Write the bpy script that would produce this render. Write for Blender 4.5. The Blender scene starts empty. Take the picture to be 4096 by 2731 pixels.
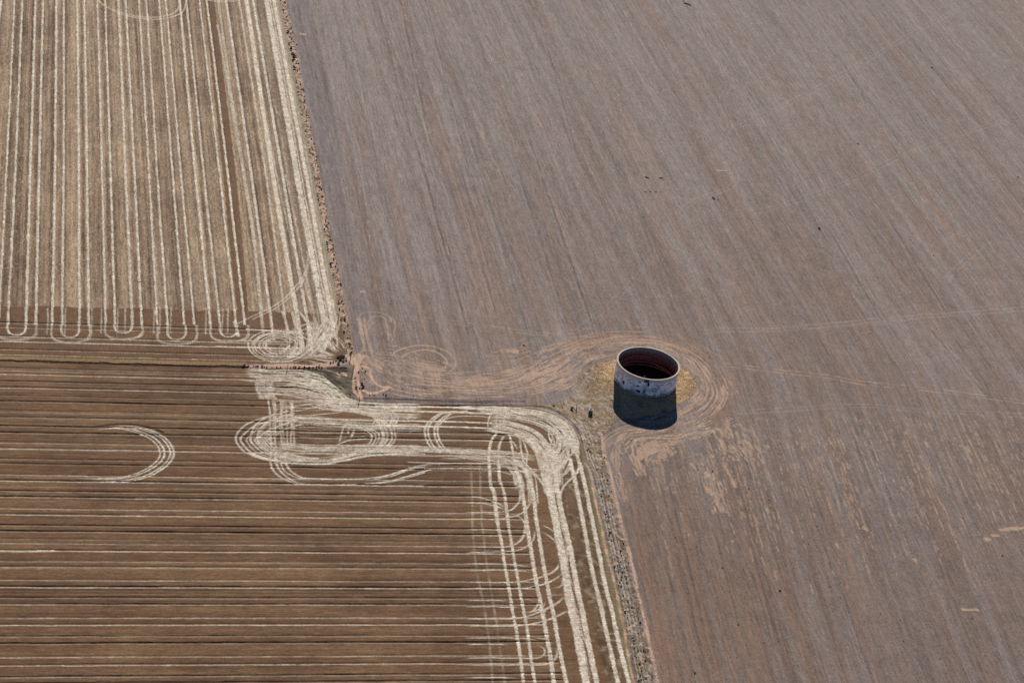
import bpy, bmesh, math, random
import numpy as np
from mathutils import Matrix, Vector
R = math.radians
rs = np.random.RandomState(7)
random.seed(7)
C = bpy.context.scene.collection
scene = bpy.context.scene

# ------------------------------------------------------------------ camera geometry (metres, tank axis = origin, rows run along X)
DIA, HT = 20.0, 6.45                      # tank outer diameter and height
FPX, PITCH, ROLL, YAW = 9464.0, R(29.8), R(9.5), R(-15.4)
def rz(v, a):
    return np.array([v[0]*math.cos(a)-v[1]*math.sin(a), v[0]*math.sin(a)+v[1]*math.cos(a), v[2]])
_F = np.array([0, math.cos(PITCH), -math.sin(PITCH)]); _U = np.array([0, math.sin(PITCH), math.cos(PITCH)]); _R = np.array([1., 0, 0])
_U2 = math.cos(ROLL)*_U - math.sin(ROLL)*_R; _R2 = math.cos(ROLL)*_R + math.sin(ROLL)*_U
CF, CU, CR = rz(_F, YAW), rz(_U2, YAW), rz(_R2, YAW)
def ray(px, py):
    v = CF*FPX + CR*(px-2048) - CU*(py-1365.5)
    return v/np.linalg.norm(v)
CAM = np.array([0, 0, HT]) - ray(2593.7, 1452.4)*(FPX*DIA/254.5)
def G(px, py, z=0.0):                     # where the photo's sight line meets the ground
    v = ray(px, py); t = (z-CAM[2])/v[2]
    p = CAM + v*t
    return (p[0], p[1])
def GP(pts): return np.array([G(*p) for p in pts])
def PX(X, Y):                             # plan position -> photo position (arrays), to know which ground can be seen
    dx, dy, dz = X-CAM[0], Y-CAM[1], -CAM[2]
    f = dx*CF[0]+dy*CF[1]+dz*CF[2]
    return 2048+FPX*(dx*CR[0]+dy*CR[1]+dz*CR[2])/f, 1365.5-FPX*(dx*CU[0]+dy*CU[1]+dz*CU[2])/f
def cr(ox, oy, s, pts): return [(ox+x/s, oy+y/s) for x, y in pts]

# ------------------------------------------------------------------ plan grid of the land
cs = GP([(-250, -200), (4350, -200), (-250, 2930), (4350, 2930)])
X0, X1 = cs[:, 0].min(), cs[:, 0].max(); Y0, Y1 = cs[:, 1].min(), cs[:, 1].max()
YM = G(2048, 1180)[1]
DX = 0.27
xs = np.arange(X0, X1, DX)
ys = np.concatenate([np.arange(Y0, YM, 0.23), np.arange(YM, Y1, 0.45)])
NX, NY = len(xs), len(ys)
XX, YY = np.meshgrid(xs, ys)
PXX, PYY = PX(XX, YY)
vis = (PXX > -200) & (PXX < 4296) & (PYY > -160) & (PYY < 2891)
print('grid', NX, NY, vis.sum())

_tab = rs.rand(1024, 1024).astype(np.float32)
def vn(x, y, seed=0):
    x = x+seed*37.7; y = y+seed*91.3
    xi = np.floor(x).astype(np.int64); yi = np.floor(y).astype(np.int64)
    fx = x-xi; fy = y-yi; fx = fx*fx*(3-2*fx); fy = fy*fy*(3-2*fy)
    xi &= 1023; yi &= 1023; xj = (xi+1) & 1023; yj = (yi+1) & 1023
    return (_tab[yi, xi]*(1-fx)+_tab[yi, xj]*fx)*(1-fy)+(_tab[yj, xi]*(1-fx)+_tab[yj, xj]*fx)*fy
def fb(x, y, seed=0, o=3):
    s = 0; a = 1; t = 0
    for k in range(o):
        s = s+a*vn(x*2**k, y*2**k, seed+k*3); t += a; a *= .55
    return s/t
def inpoly(P, X, Y):
    P = np.asarray(P); ins = np.zeros(X.shape, bool); j = len(P)-1
    for i in range(len(P)):
        xi, yi = P[i]; xj, yj = P[j]
        if yi != yj:
            ins ^= ((yi > Y) != (yj > Y)) & (X < (xj-xi)*(Y-yi)/(yj-yi)+xi)
        j = i
    return ins
def sst(a, b, x):
    t = np.clip((x-a)/(b-a), 0, 1); return t*t*(3-2*t)
class Layer:
    def __init__(s): s.i = []; s.v = []
    def put(s, X, Y, V):
        ix = np.rint((X-X0)/DX).astype(int); iy = np.rint(np.interp(Y, ys, np.arange(NY))).astype(int)
        ok = (ix >= 0) & (ix < NX) & (Y > Y0) & (Y < Y1) & (V > 0.01)
        s.i.append((iy*NX+ix)[ok]); s.v.append(V[ok].astype(np.float32))
    def done(s):
        out = np.zeros(NX*NY, np.float32)
        if s.i:
            i = np.concatenate(s.i); v = np.concatenate(s.v); o = np.argsort(v, kind='stable')
            out[i[o]] = v[o]
        return out.reshape(NY, NX)
def spline(W, step=0.16):
    W = np.asarray(W, float)
    if len(W) > 2:
        P = np.vstack([2*W[0]-W[1], W, 2*W[-1]-W[-2]]); out = []
        for k in range(1, len(P)-2):
            n = max(2, int(np.hypot(*(P[k+1]-P[k]))/1.0)); t = np.linspace(0, 1, n, endpoint=False)[:, None]
            a, b, c, d = P[k-1], P[k], P[k+1], P[k+2]
            out.append(.5*((2*b)+(c-a)*t+(2*a-5*b+4*c-d)*t*t+(3*b-a-3*c+d)*t**3))
        W = np.vstack(out+[W[-1:]])
    L = np.concatenate([[0], np.cumsum(np.hypot(*np.diff(W, axis=0).T))])
    s = np.arange(0, L[-1], step)
    P = np.stack([np.interp(s, L, W[:, 0]), np.interp(s, L, W[:, 1])], 1)
    T = np.gradient(P, axis=0); T /= np.maximum(np.hypot(T[:, 0], T[:, 1]), 1e-6)[:, None]
    return P, np.stack([-T[:, 1], T[:, 0]], 1), s
_sd = [0]
def track(layer, W, w=.6, v=1., off=0., wander=0., rough=.25, gap=0., world=False, fade=0., lo=8.):
    """one strip laid along a line: w wide, ragged edges, now and then a gap"""
    _sd[0] += 1; sd = _sd[0]*1.37
    P, N, s = spline(W if world else GP(W))
    if len(s) < 3: return
    o = off+(vn(s/lo, s*0+sd)-.5)*2*wander
    ww = w*(1+rough*(vn(s/2.2, s*0+sd+5)-.5)*1.3+rough*(vn(s/.4, s*0+sd+9)-.5)*.7)
    val = v*(1-gap*sst(.45, .62, vn(s/3., s*0+sd+17)))*(.8+.4*vn(s/6., s*0+sd+25))
    if fade > 0: val = val*sst(0, fade, s)*sst(0, fade, s[-1]-s)
    lat = np.arange(-w*.85, w*.85+.01, .12)
    OO = o[:, None]+lat[None, :]
    V = val[:, None]*np.clip((ww[:, None]/2-np.abs(lat)[None, :])/.14+.5, 0, 1)
    layer.put((P[:, :1]+N[:, :1]*OO).ravel(), (P[:, 1:]+N[:, 1:]*OO).ravel(), V.ravel())
def braid(layer, pts, n, spread, w=.45, v=.8, wander=None, gap=.3, seglen=None, lo=14.):
    """many passes over nearly the same line"""
    W = GP(pts); n = max(1, int(n*.74)); w = w*.5
    for k in range(n):
        P, N, s = spline(W, 1.0)
        if seglen and s[-1] > seglen:
            a = rs.rand()*(s[-1]-seglen*.5)-seglen*.2; m = (s >= a) & (s < a+seglen*(.5+rs.rand()))
            if m.sum() < 4: continue
            P, N = P[m], N[m]
        o = (rs.rand()*2-1)*spread
        track(layer, P+N*o, w*(.7+.6*rs.rand()), v*(.6+.5*rs.rand()), 0, wander if wander is not None else spread*.5, .35, gap, True, 3., lo)
def streaks(layer, pts, n, spread, w=(.3, .9), L=(2, 12), v=(.5, 1), bias=None):
    """short drawn-out smears that follow a line"""
    P, N, s = spline(GP(pts), .16); n = int(n*.52); w = (w[0]*.7, w[1]*.58)
    for k in range(n):
        l = L[0]+(L[1]-L[0])*rs.rand()**1.6; a = rs.rand()*max(.1, s[-1]-l*.5); m = (s >= a) & (s < a+l)
        if m.sum() < 4: continue
        o = np.clip(rs.randn()*.55, -1.2, 1.2)*spread; Pm, Nm, sm = P[m], N[m], s[m]-a
        ww = w[0]+(w[1]-w[0])*rs.rand(); vv = v[0]+(v[1]-v[0])*rs.rand(); sd = rs.rand()*500
        env = np.sqrt(np.clip(np.sin(np.pi*np.clip(sm/sm[-1], 0, 1)), 0, 1))
        wv = ww*env*(.6+.8*vn(sm/.8, sm*0+sd)); oo = o+(vn(sm/4, sm*0+sd+3)-.5)*.8
        lat = np.arange(-ww*.75, ww*.75+.01, .12)
        V = vv*np.clip((wv[:, None]/2-np.abs(lat)[None, :])/.14+.5, 0, 1)
        OO = oo[:, None]+lat[None, :]
        layer.put((Pm[:, :1]+Nm[:, :1]*OO).ravel(), (Pm[:, 1:]+Nm[:, 1:]*OO).ravel(), V.ravel())

STR, DRK, SND, RST, PAL, PTH, THN, GAP = [Layer() for _ in range(8)]   # straw, dark furrow soil with rut shade painted in, bare sand, rusty soil, pale chaff, dirt path, thin straw

# ---- land boundaries (photo points on the ground)
stripL = [(1080, -200), (1119, 0), (1157, 200), (1212, 491), (1252, 700), (1309, 1000), (1366, 1300), (1392, 1425)]
stripR = [(1104, -200), (1143, 0), (1185, 200), (1240, 491), (1279, 700), (1336, 1000), (1395, 1300), (1412, 1425)]
lowTop = [(-250, 1440), (0, 1443), (300, 1452), (600, 1461), (900, 1470), (1100, 1473), (1230, 1477), (1290, 1500), (1340, 1545), (1390, 1590), (1440, 1607), (1600, 1612), (1900, 1620), (2120, 1628), (2200, 1642), (2262, 1675), (2300, 1720), (2330, 1790)]
lowR = [(2369, 1900), (2406, 2075), (2443, 2239), (2485, 2430), (2544, 2731), (2590, 2931)]
margR = [(2634, 2731), (2575, 2462), (2528, 2260), (2480, 2059), (2440, 1900), (2424, 1810), (2408, 1760), (2420, 1735), (2470, 1712)]
polyLow = GP([(-400, 1430)]+lowTop+lowR+[(2640, 3100), (-400, 3100)])
polyUp = GP([(-400, -400)]+[(1040, -400)]+stripL+[(1340, 1446), (1230, 1468), (1050, 1466), (900, 1472), (0, 1446), (-400, 1434)])
polyStrip = GP(stripL+stripR[::-1])
polyMarg = GP([(2330, 1790)]+lowR+[(2690, 2931)]+margR+[(2440, 1700), (2400, 1690), (2320, 1660), (2300, 1700)])
grassP = [(2250, 1612), (2290, 1580), (2308, 1545), (2312, 1505), (2345, 1478), (2400, 1452), (2470, 1434), (2590, 1400), (2700, 1440), (2745, 1480), (2778, 1505), (2787, 1545), (2776, 1578), (2735, 1600), (2690, 1640), (2560, 1668), (2470, 1672), (2450, 1700), (2410, 1725), (2390, 1760), (2400, 1800), (2420, 1850), (2380, 1900), (2345, 1830), (2322, 1750), (2290, 1690), (2230, 1640), (2150, 1622)]
polyGrass = GP(grassP)
wob = (fb(XX/3., YY/3., 5)-.5)
mLow = inpoly(polyLow, XX, YY); mUp = inpoly(polyUp, XX, YY); mStrip = inpoly(polyStrip, XX+wob*1.2, YY)
mMarg = inpoly(polyMarg, XX+wob*1.2, YY+wob) & ~mLow; mGrass = inpoly(polyGrass, XX+wob*2, YY+wob*3) & ~mLow
mGrey = ~(mLow | mUp | mStrip | mMarg | mGrass)

# ---- upper-left field: pairs of straw lines
pairs = [((58, 89), (24.5, 60), (-6, 31)), ((141, 172), (120, 156), (103, 143)), ((225, 255), (219, 254), (208, 248)), ((308, 337), (315, 348), (317, 355)),
         ((389, 420), (408, 442), (422, 460)), ((473, 502), (502, 538), (529, 567)), ((555, 585), (596, 629), (629, 670)), ((636, 663), (690, 723), (737, 777)),
         ((717, 745), (781, 815), (841, 879)), ((797, 826), (879, 911), (944, 980))]
ends = [1330, 1330, 1330, 1330, 1330, 1315, 1320, 1335, 1335, 1335]
def ext(a, b): return a-(b-a)*.25
for k, (a, b, c) in enumerate(pairs):
    for j in (0, 1):
        pts = [(a[j]-(b[j]-a[j])*.25, -175), (a[j], 0), ((a[j]+b[j])/2+.5, 350), (b[j], 700), ((b[j]+c[j])/2, 1000), (c[j], 1300)]
        ww = .44+.22*rs.rand(); track(STR, pts, ww, .84+.22*rs.rand(), 0, .08, .16, .08)
        track(DRK, pts, .35, .5, (-.62 if j == 0 else .62), .2, .3, .5)
track(STR, [(-70, 700), (-20, 200), (4, 0), (12, -170)], .8, .9)
for pts, w, v in [([(880, -170), (904, 0), (1005, 700), (1087, 1300), (1095, 1340)], .7, .95), ([(932, -170), (956, 0), (1063, 700), (1145, 1300), (1150, 1330)], .5, .7),
                  ([(960, -170), (985, 0), (1092, 700), (1194, 1300), (1206, 1370), (1200, 1410), (1150, 1430)], 1.3, 1), ([(985, -170), (1012, 0), (1130, 700), (1232, 1300), (1250, 1410)], .8, 1),
                  ([(1036, -170), (1066, 0), (1188, 700), (1299, 1300), (1303, 1330), (1275, 1380)], 1.75, 1), ([(1064, -170), (1094, 0), (1224, 700), (1330, 1300), (1332, 1330), (1290, 1400)], 1.15, 1),
                  ([(860, -100), (900, 200), (960, 600), (1010, 900), (1049, 1300), (1053, 1340)], .7, .6), ([(870, 100), (1000, 868), (1047, 1300)], .6, .6),
                  ([(1080, 0), (1205, 700), (1316, 1300)], .35, .8), ([(1028, 300), (1150, 900), (1270, 1300)], .35, .5), ([(1140, 700), (1205, 1000), (1262, 1300)], .3, .5),
                  ([(1326, 1200), (1344, 1300), (1350, 1390)], .45, .8), ([(1320, 1185), (1334, 1250)], .35, .6)]:
    track(STR, pts, w, v, 0, .08, .22, .10)
for a, b in [(1080, 1222), (1060, 1180), (1020, 1150), (1105, 1240)]:
    track(THN, [(a-30, -170), (a, 0), (b, 700), (b+(b-a)*.8, 1290)], .5, .4, 0, .3, .4, .6)
def uturn(xl, xr, yt, yb, w=.7, v=.95):
    q = (xr-xl)
    track(STR, [(xl+1, yt), (xl, yb-26), (xl+q*.10, yb-9), (xl+q*.3, yb-1), (xl+q*.5, yb), (xl+q*.7, yb-1), (xl+q*.9, yb-9), (xr, yb-26), (xr-1, yt)], w, v, 0, .1, .2, .05)
for xi0, xi1, yi, xo0, xo1, yo, yt in [(29, 103, 1341, -18, 143, 1360, 1300), (245, 316, 1349, 207, 358, 1370, 1300), (457, 528, 1332, 421, 568, 1357, 1298), (670, 742, 1358, 631, 785, 1378, 1300), (880, 949, 1348, 842, 991, 1367, 1300)]:
    uturn(xi0, xi1, yt, yi, .5, .85)
    for d, dv in ((0, .6), (4, .5), (8, .4)): uturn(xo0-d*.3, xo1+d*.5, yt, yo+d*.6-3, .3, dv)
for xx in (190, 260, 367, 405, 470, 500, 616, 640, 683, 824, 890, 912):
    track(THN, [(xx+1, 1232), (xx, 1290), (xx-2, 1335)], .3, .7, 0, .1, .4, .3)
track(THN, [(375, -60), (400, 10), (470, 45), (560, 68), (640, 68), (700, 50), (718, 10), (720, -80)], .5, .8, 0, .1, .2, .1)
track(THN, [(385, -10), (420, 25), (490, 58), (570, 76), (650, 76), (720, 55), (742, 20), (748, -80)], .5, .8, 0, .1, .2, .1)
track(THN, [(800, -5), (860, 4), (930, 2), (960, -10)], .5, .6); track(THN, [(830, 3), (900, 9), (960, 2)], .4, .5)
track(THN, [(1240, 930), (1222, 1080), (1170, 1160), (1100, 1220), (1000, 1270), (940, 1300)], .35, .8, 0, .1, .2, .2)
track(THN, [(1247, 930), (1226, 1090), (1178, 1168), (1108, 1228), (1010, 1278)], .35, .8, 0, .1, .2, .2)
# ---- rows along X.  (y at the left edge, darkness, light, width)
def row(y0, dk, lt, x1, x0=-200, wl=.5, bend=None, yl=None):
    a = np.array(G(0, y0)); e = np.array([1.0, 0.004])
    xa = G(x0, y0)[0]; xb = G(x1, y0+8)[0]
    n = max(3, int((xb-xa)/6)); t = np.linspace(xa, xb, n)
    W = np.stack([t, a[1]+(t-a[0])*.004], 1)
    if dk > 0: track(DRK, W, .52, dk*.95, .30, .08, .25, .15, True)  # furrow tone plus painted shade on the rut's far side
    if lt > 0: track(STR, W, wl*.85, lt*.66, -.32, .08, .3, .4 if lt < .7 else .15, True)
for y0, dk, lt in [(1290, .8, .45), (1308, .4, .45)]: row(y0, dk, lt, 1080)
for y0, dk, lt, wl in [(1344, .45, .75, .6), (1363, .35, .9, .75)]: row(y0, dk, lt, 1150, wl=wl)
for y0, dk, lt, x1 in [(1396, .6, .35, 1200), (1416, .2, .55, 1180)]: row(y0, dk, lt, x1)
lowrows = [(1472, .5, .4), (1480, .3, .4), (1495, .3, .9), (1525, .8, .2), (1549, .9, .75), (1581, .7, .1), (1604, 1., .15), (1640, .4, .1), (1647, .3, .2), (1667, .9, .3), (1703, .9, .15), (1729, .9, .3),
           (1769, .2, .5), (1792, .4, .9), (1835, .6, .1), (1854, .8, .15), (1897, .4, .6), (1921, .9, .75), (1963, .8, .25), (1986, .9, .5), (2032, .2, .6), (2056, .5, .85), (2100, .8, .2), (2124, 1., .3),
           (2171, .2, .5), (2200, .6, .8), (2243, .5, .3), (2266, .7, .45), (2318, .3, .6), (2346, .9, .8), (2390, .8, .15), (2416, .9, .4), (2469, .2, .6), (2498, .4, .85), (2545, .8, .2), (2574, 1., .2), (2627, .3, .5),
           (2660, .5, .7), (2707, .8, .3), (2735, .8, .3), (2790, .3, .6), (2820, .8, .5)]
for y0, dk, lt in lowrows:
    x1 = np.interp(y0, [1470, 1500, 1600, 1615, 2000, 2731], [1180, 1200, 1060, 1080, 2000, 2230])
    if 1600 < y0 < 1680: x1 = 1080
    if y0 >= 1690: x1 = np.interp(y0, [1690, 1780, 1900, 2300, 2731], [2040, 2060, 2060, 2130, 2260])
    row(y0, dk, lt, x1)
for k in range(60):
    y0 = 1480+1400*rs.rand(); row(y0, .25*rs.rand(), .25*rs.rand(), np.interp(y0, [1480, 1700, 2731], [1150, 1900, 2230]), wl=.3)
# right piece of the upper rows (between the mess and the corner)
c5 = lambda pts: cr(1650, 1550, 2.851, pts)
c4 = lambda pts: cr(900, 1400, 2.851, pts)
c6 = lambda pts: cr(1850, 1850, 1.78, pts)
c3 = lambda pts: cr(900, 1200, 2.851, pts)
for yl, yr, dk, lt, w in [(215, 250, .2, 1, 1.0), (272, 300, .2, 1, .9), (385, 405, .3, 1, .75), (442, 465, .3, 1, .75), (520, 530, .8, .3, .4), (590, 605, .7, .6, .4), (672, 690, .5, 0, .4)]:
    pts = c5([(-420, yl-12), (0, yl), (500, (yl+yr)/2-3), (900, yr)])
    if lt: track(STR, pts, w, lt, 0, .1, .2, .05)
    if dk: track(DRK, pts, .6, dk, .6, .1, .2, .3)
for yy, dk, lt in [(865, .9, .5), (930, .8, .7)]:
    pts = c5([(-50, yy-15), (300, yy-5), (900, yy+12), (1120, yy+60)]); track(DRK, pts, .45, dk*.8, .6, .1, .2, .3, False, 14); track(STR, pts, .45, lt, 0, .1, .2, .2)
# headland edge: brown crest and dark trench along the upper edge of the lower field
for a, b, dk in [(555, 575, 1), (625, 640, .9), (595, 600, .4)]:
    track(DRK, c4([(1500, a), (1700, (a+b)/2), (2281, b)])+c5([(900, 205), (1400, 215), (1600, 250), (1800, 370)]) if a > 600 else c4([(1600, a), (1900, a+6), (2281, b)])+c5([(700, 170), (1000, 178)]), .8, dk, 0, .15, .3, .15)
for o in (-.2, .6): track(STR, c5([(0, 180), (500, 178), (1000, 190), (1400, 200)]), .3, .45, o, .1, .3, .6)
# ---- the big mess of turning tracks
braid(STR, c4([(200, 270), (500, 300), (900, 310), (1150, 400), (1350, 510), (1550, 590), (1750, 650), (2281, 650)]), 34, 3.6, .5, .9, seglen=60)
braid(STR, c4([(380, 420), (700, 430), (950, 470), (1200, 540), (1450, 620), (1750, 690), (2281, 705)]), 42, 4.2, .5, .85, seglen=50)
braid(STR, c4([(500, 600), (800, 620), (1100, 600), (1300, 560), (1500, 600)]), 30, 5.5, .5, .75, seglen=26)
braid(STR, c4([(800, 300), (1100, 400), (1300, 520), (1450, 600)]), 24, 2.6, .7, 1, seglen=30, gap=.1)
braid(STR, c4([(1000, 560), (1200, 620), (1400, 640), (1600, 640)]), 26, 3.6, .7, .95, seglen=24, gap=.2)
braid(STR, c4([(480, 780), (900, 790), (1300, 830), (1550, 860), (1800, 870), (2281, 872)]), 22, 2.2, .45, .85, seglen=55)
track(STR, c4([(800, 770), (1300, 795), (1800, 805), (2281, 812)]), .7, 1, 0, .15); track(STR, c4([(900, 820), (1500, 860), (2281, 872)]), .7, 1, 0, .15)
braid(STR, c4([(560, 1090), (900, 1130), (1400, 1130), (1800, 1130), (2281, 1130)]), 26, 2.0, .5, .85, seglen=60)
braid(STR, c4([(560, 1230), (900, 1270), (1150, 1270), (1400, 1220), (1700, 1170), (2281, 1160)]), 24, 1.8, .45, .85, seglen=55)
track(STR, c4([(250, 1170), (420, 1230), (700, 1285), (1050, 1300), (1350, 1265), (1650, 1205), (1900, 1185), (2281, 1182)]), .6, 1)
for x in (512, 545, 575, 636, 655, 700, 745, 780): 
    track(STR, c4([(x-8, 540 if x > 560 else 400), (x, 660), (x+5, 900), (x+18, 1180)]), .34, .8, 0, .5, .5, .35, False, 4)
for k in range(12): x = 345+k*17+6*rs.rand(); track(STR, c4([(x+18, 330), (x, 400), (x+12, 480), (x+50, 560)]), .25, .7, 0, .15, .3, .3)
# left loops
for k, (xl, yt, w) in enumerate([(120, 740, .6), (180, 780, .6), (240, 800, .35), (290, 700, .7), (360, 720, .5), (400, 800, .35), (465, 780, .6), (330, 830, .4), (430, 850, .4), (500, 830, .4)]):
    yb = 1180-(xl-120)*.12
    w *= .72; track(STR, c4([(xl+430, yt), (xl+170, yt+80), (xl+50, yt+170), (xl, 1010+8*math.sin(k)), (xl+40, yb-80), (xl+130, yb), (xl+330, yb+70), (xl+560, yb+110)]), w, .85, 0, .15, .25, .15)
for k in range(10): braid(STR, c4([(520, 850), (440, 950), (450, 1060), (560, 1150)]), 1, 2.5, .4, .7)
# right loops
for k, (xr, w) in enumerate([(1945, .45), (1905, .55), (1850, .8), (1800, .9), (1760, .5), (1670, .6), (1720, .4), (1825, .5)]):
    w *= .7; track(STR, c4([(xr-420, 700 if xr > 1780 else 870), (xr-160, 740 if xr > 1780 else 890), (xr-40, 860 if xr > 1780 else 930), (xr, 980), (xr-20, 1050), (xr-90, 1120), (xr-200, 1160)]), w, .85, 0, .15, .25, .15)
for k in range(5): x = 1640+k*65; track(STR, c4([(x, 700), (x+50, 740), (x+75, 790), (x+40, 850)]), .3, .8, 0, .1)
for k in range(4): x = 1800+k*40; track(STR, c4([(x, 715), (x+22, 760), (x, 830), (x-60, 880)]), .28, .8)
for pts, w in [([(540, 1150), (520, 1250), (545, 1360), (620, 1440), (740, 1500), (900, 1530), (1500, 1530)], .45), ([(570, 1150), (585, 1290), (640, 1390), (740, 1470), (860, 1520), (1100, 1532)], .55),
               ([(636, 1180), (640, 1300), (680, 1380), (760, 1430), (860, 1460), (1200, 1468)], .3), ([(676, 1180), (690, 1290), (745, 1380), (840, 1440), (960, 1462), (1500, 1470)], .55),
               ([(1100, 1472), (1650, 1462), (1850, 1432), (2050, 1370), (2281, 1305), (2500, 1290), (3100, 1290)], .5), ([(1600, 1525), (1800, 1510), (2000, 1465), (2281, 1380), (2450, 1350), (3100, 1352)], .5), ([(1700, 1470), (1900, 1440), (2100, 1370), (2281, 1330)], .3), ([(1750, 1530), (1950, 1490), (2281, 1400)], .3),
               ([(1270, 1085), (1400, 1035), (1550, 1015), (1650, 1012)], .35), ([(1360, 870), (1330, 950), (1300, 1050)], .25), ([(1410, 880), (1400, 950)], .25), ([(1480, 880), (1460, 950), (1430, 1000)], .5)]:
    track(STR, c4(pts), w, .85, 0, .15, .25, .2)
for pts in [[(0, 1470), (900, 1478), (2281, 1482)], [(0, 1530), (900, 1535), (2281, 1540)]]:
    track(STR, c4(pts), .4, .5, 0, .1, .3, .5)
for yy in (880, 905, 940, 985): track(STR, c4([(850, yy), (1200, yy+8), (1600, yy+4)]), .3, .45, 0, .4, .4, .5)
for yy in (850, 870, 900, 925, 965, 1010, 1060): track(DRK, c4([(830, yy), (1200, yy+8), (1600, yy+4)]), .4, .6, 0, .4, .4, .5)
# lone loop on the left
lc = lambda pts: cr(0, 1700, 1.521, pts)
for d, w in [(0, .4), (22, .32), (58, .4), (84, .32)]:
    q = d*.22
    track(STR, lc([(600-d, 20+q), (780-d, 8+q*.7), (900-d, 28+q*.7), (1000-d, 75+q*.5), (1050-d, 140), (1055-d, 190), (1010-d, 250-q*.4), (920-d, 305-q*.8), (820-d, 335-q), (700-d, 346-q*1.2), (500-d, 346-q*1.2)]), w, .95, 0, .1, .2, .1, fade=12)
track(DRK, lc([(560, 25), (760, 5), (900, 25), (980, 55)]), .5, .8, 1, 0)
track(STR, lc([(-20, 765), (150, 768), (330, 765)]), .8, .6, 0, .1, .2, .1)
# ---- the corner
for d in (0, 38, 108, 146):
    track(STR, c5([(480+d, 268), (320+d*.9, 295), (205+d, 370), (142+d, 460), (148+d, 560), (195+d, 660), (285+d, 745)]), .42, 1, 0, .1, .2, .08)
track(STR, c5([(300, 400), (420, 345), (600, 325), (800, 330), (900, 350)]), .4, .7)
braid(STR, c5([(700, 240), (1100, 255), (1400, 285), (1600, 350), (1750, 480), (1820, 640), (1780, 740)]), 24, 2.4, .6, .95, seglen=70, gap=.15)
braid(STR, c5([(500, 230), (900, 245), (1300, 270), (1550, 330), (1720, 440), (1830, 620), (1860, 800)]), 10, 1.2, .8, 1, seglen=90, gap=.1)
braid(STR, c5([(850, 290), (1200, 320), (1500, 400), (1680, 540), (1700, 680), (1620, 820), (1590, 950)]), 22, 2.8, .55, .9, seglen=60, gap=.2)
braid(STR, c5([(850, 410), (1100, 430), (1350, 520), (1480, 650), (1570, 800), (1600, 960), (1610, 1150)]), 30, 2.2, .6, .95, seglen=70, gap=.15)
braid(STR, c5([(800, 465), (1000, 500), (1250, 560), (1400, 680), (1480, 850), (1530, 1050), (1560, 1250)]), 18, 1.4, .6, .95, seglen=70, gap=.15)
braid(STR, c5([(-100, 705), (400, 720), (900, 750), (1200, 780), (1440, 820)]), 22, 1.6, .45, .85, seglen=60)
braid(STR, c5([(300, 750), (700, 780), (950, 820), (1150, 900), (1350, 960), (1500, 980)]), 22, 2.4, .45, .8, seglen=50)
braid(STR, c5([(950, 800), (1100, 850), (1200, 950), (1250, 1080), (1250, 1200)]), 18, 2.2, .5, .85, seglen=40)
braid(STR, c5([(1100, 800), (1250, 880), (1330, 1000), (1360, 1150), (1390, 1350)]), 14, 1.4, .5, .85, seglen=50)
braid(STR, c5([(1760, 740), (1720, 850), (1640, 950), (1620, 1100), (1630, 1250)]), 16, 1.8, .6, .95, gap=.1)
for pts, w in [([(1790, 560), (1770, 720), (1810, 850), (1860, 1050), (1900, 1300), (1950, 1568)], 1.0), ([(1850, 600), (1870, 760), (1920, 930), (1980, 1180), (2060, 1568)], .95),
               ([(960, 520), (900, 600), (872, 730), (875, 900), (890, 1100), (935, 1190), (955, 1400), (985, 1568)], .75), ([(1040, 560), (990, 660), (978, 800), (995, 1050), (1050, 1200), (1080, 1400), (1100, 1568)], .7),
               ([(1110, 540), (1140, 700), (1165, 860), (1190, 960)], .6), ([(1220, 540), (1240, 700), (1270, 860)], .55), ([(1260, 600), (1310, 750), (1290, 900)], .45), ([(1130, 600), (1200, 700)], .35),
               ([(1800, 890), (1760, 970), (1680, 1035)], .4), ([(1790, 870), (1740, 960), (1670, 1010)], .3), ([(1840, 1020), (1760, 1090), (1710, 1150), (1680, 1260)], .5), ([(1900, 890), (1880, 960), (1840, 1010)], .7), ([(1300, 930), (1420, 1020), (1500, 1130), (1550, 1260)], .5), ([(1380, 960), (1480, 1080), (1540, 1200)], .4),
               ([(1560, 460), (1555, 560), (1600, 660)], .4), ([(1600, 480), (1590, 600), (1560, 700)], .3), ([(1640, 480), (1650, 600), (1600, 700)], .35), ([(1050, 330), (1040, 400), (1060, 430)], .5), ([(880, 320), (860, 400), (870, 470)], .3), ([(960, 320), (950, 400)], .35)]:
    track(STR, c5(pts), w*.8, .95, 0, .12, .25, .12)
cols = [([(190, 0), (200, 160), (225, 230), (240, 380), (290, 650), (340, 950), (400, 1300), (435, 1568), (470, 1800)], .8), ([(262, 0), (268, 120), (300, 230), (330, 480), (380, 760), (440, 1080), (490, 1400), (518, 1568), (550, 1800)], .75),
        ([(375, 40), (425, 200), (455, 420), (500, 700), (560, 1020), (610, 1300), (650, 1568), (690, 1800)], 1.1), ([(445, 40), (500, 200), (530, 440), (590, 800), (640, 1050), (690, 1320), (740, 1568), (780, 1800)], 1.05),
        ([(580, 0), (610, 150), (650, 360), (700, 620), (740, 860), (790, 1100), (830, 1300), (880, 1568), (930, 1800)], 2.3), ([(650, 0), (672, 170), (715, 380), (770, 620), (820, 900), (870, 1150), (920, 1400), (955, 1568), (1000, 1800)], 1.5),
        ([(765, 0), (810, 180), (860, 430), (920, 740), (1000, 1100), (1060, 1370), (1105, 1568), (1150, 1800)], 1.15), ([(835, 0), (880, 200), (940, 480), (1010, 830), (1090, 1170), (1150, 1430), (1185, 1568), (1230, 1800)], 1.2)]
for pts, w in cols: track(STR, c6(pts), w*.84, 1.05, 0, .14, .2, .03)
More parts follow.
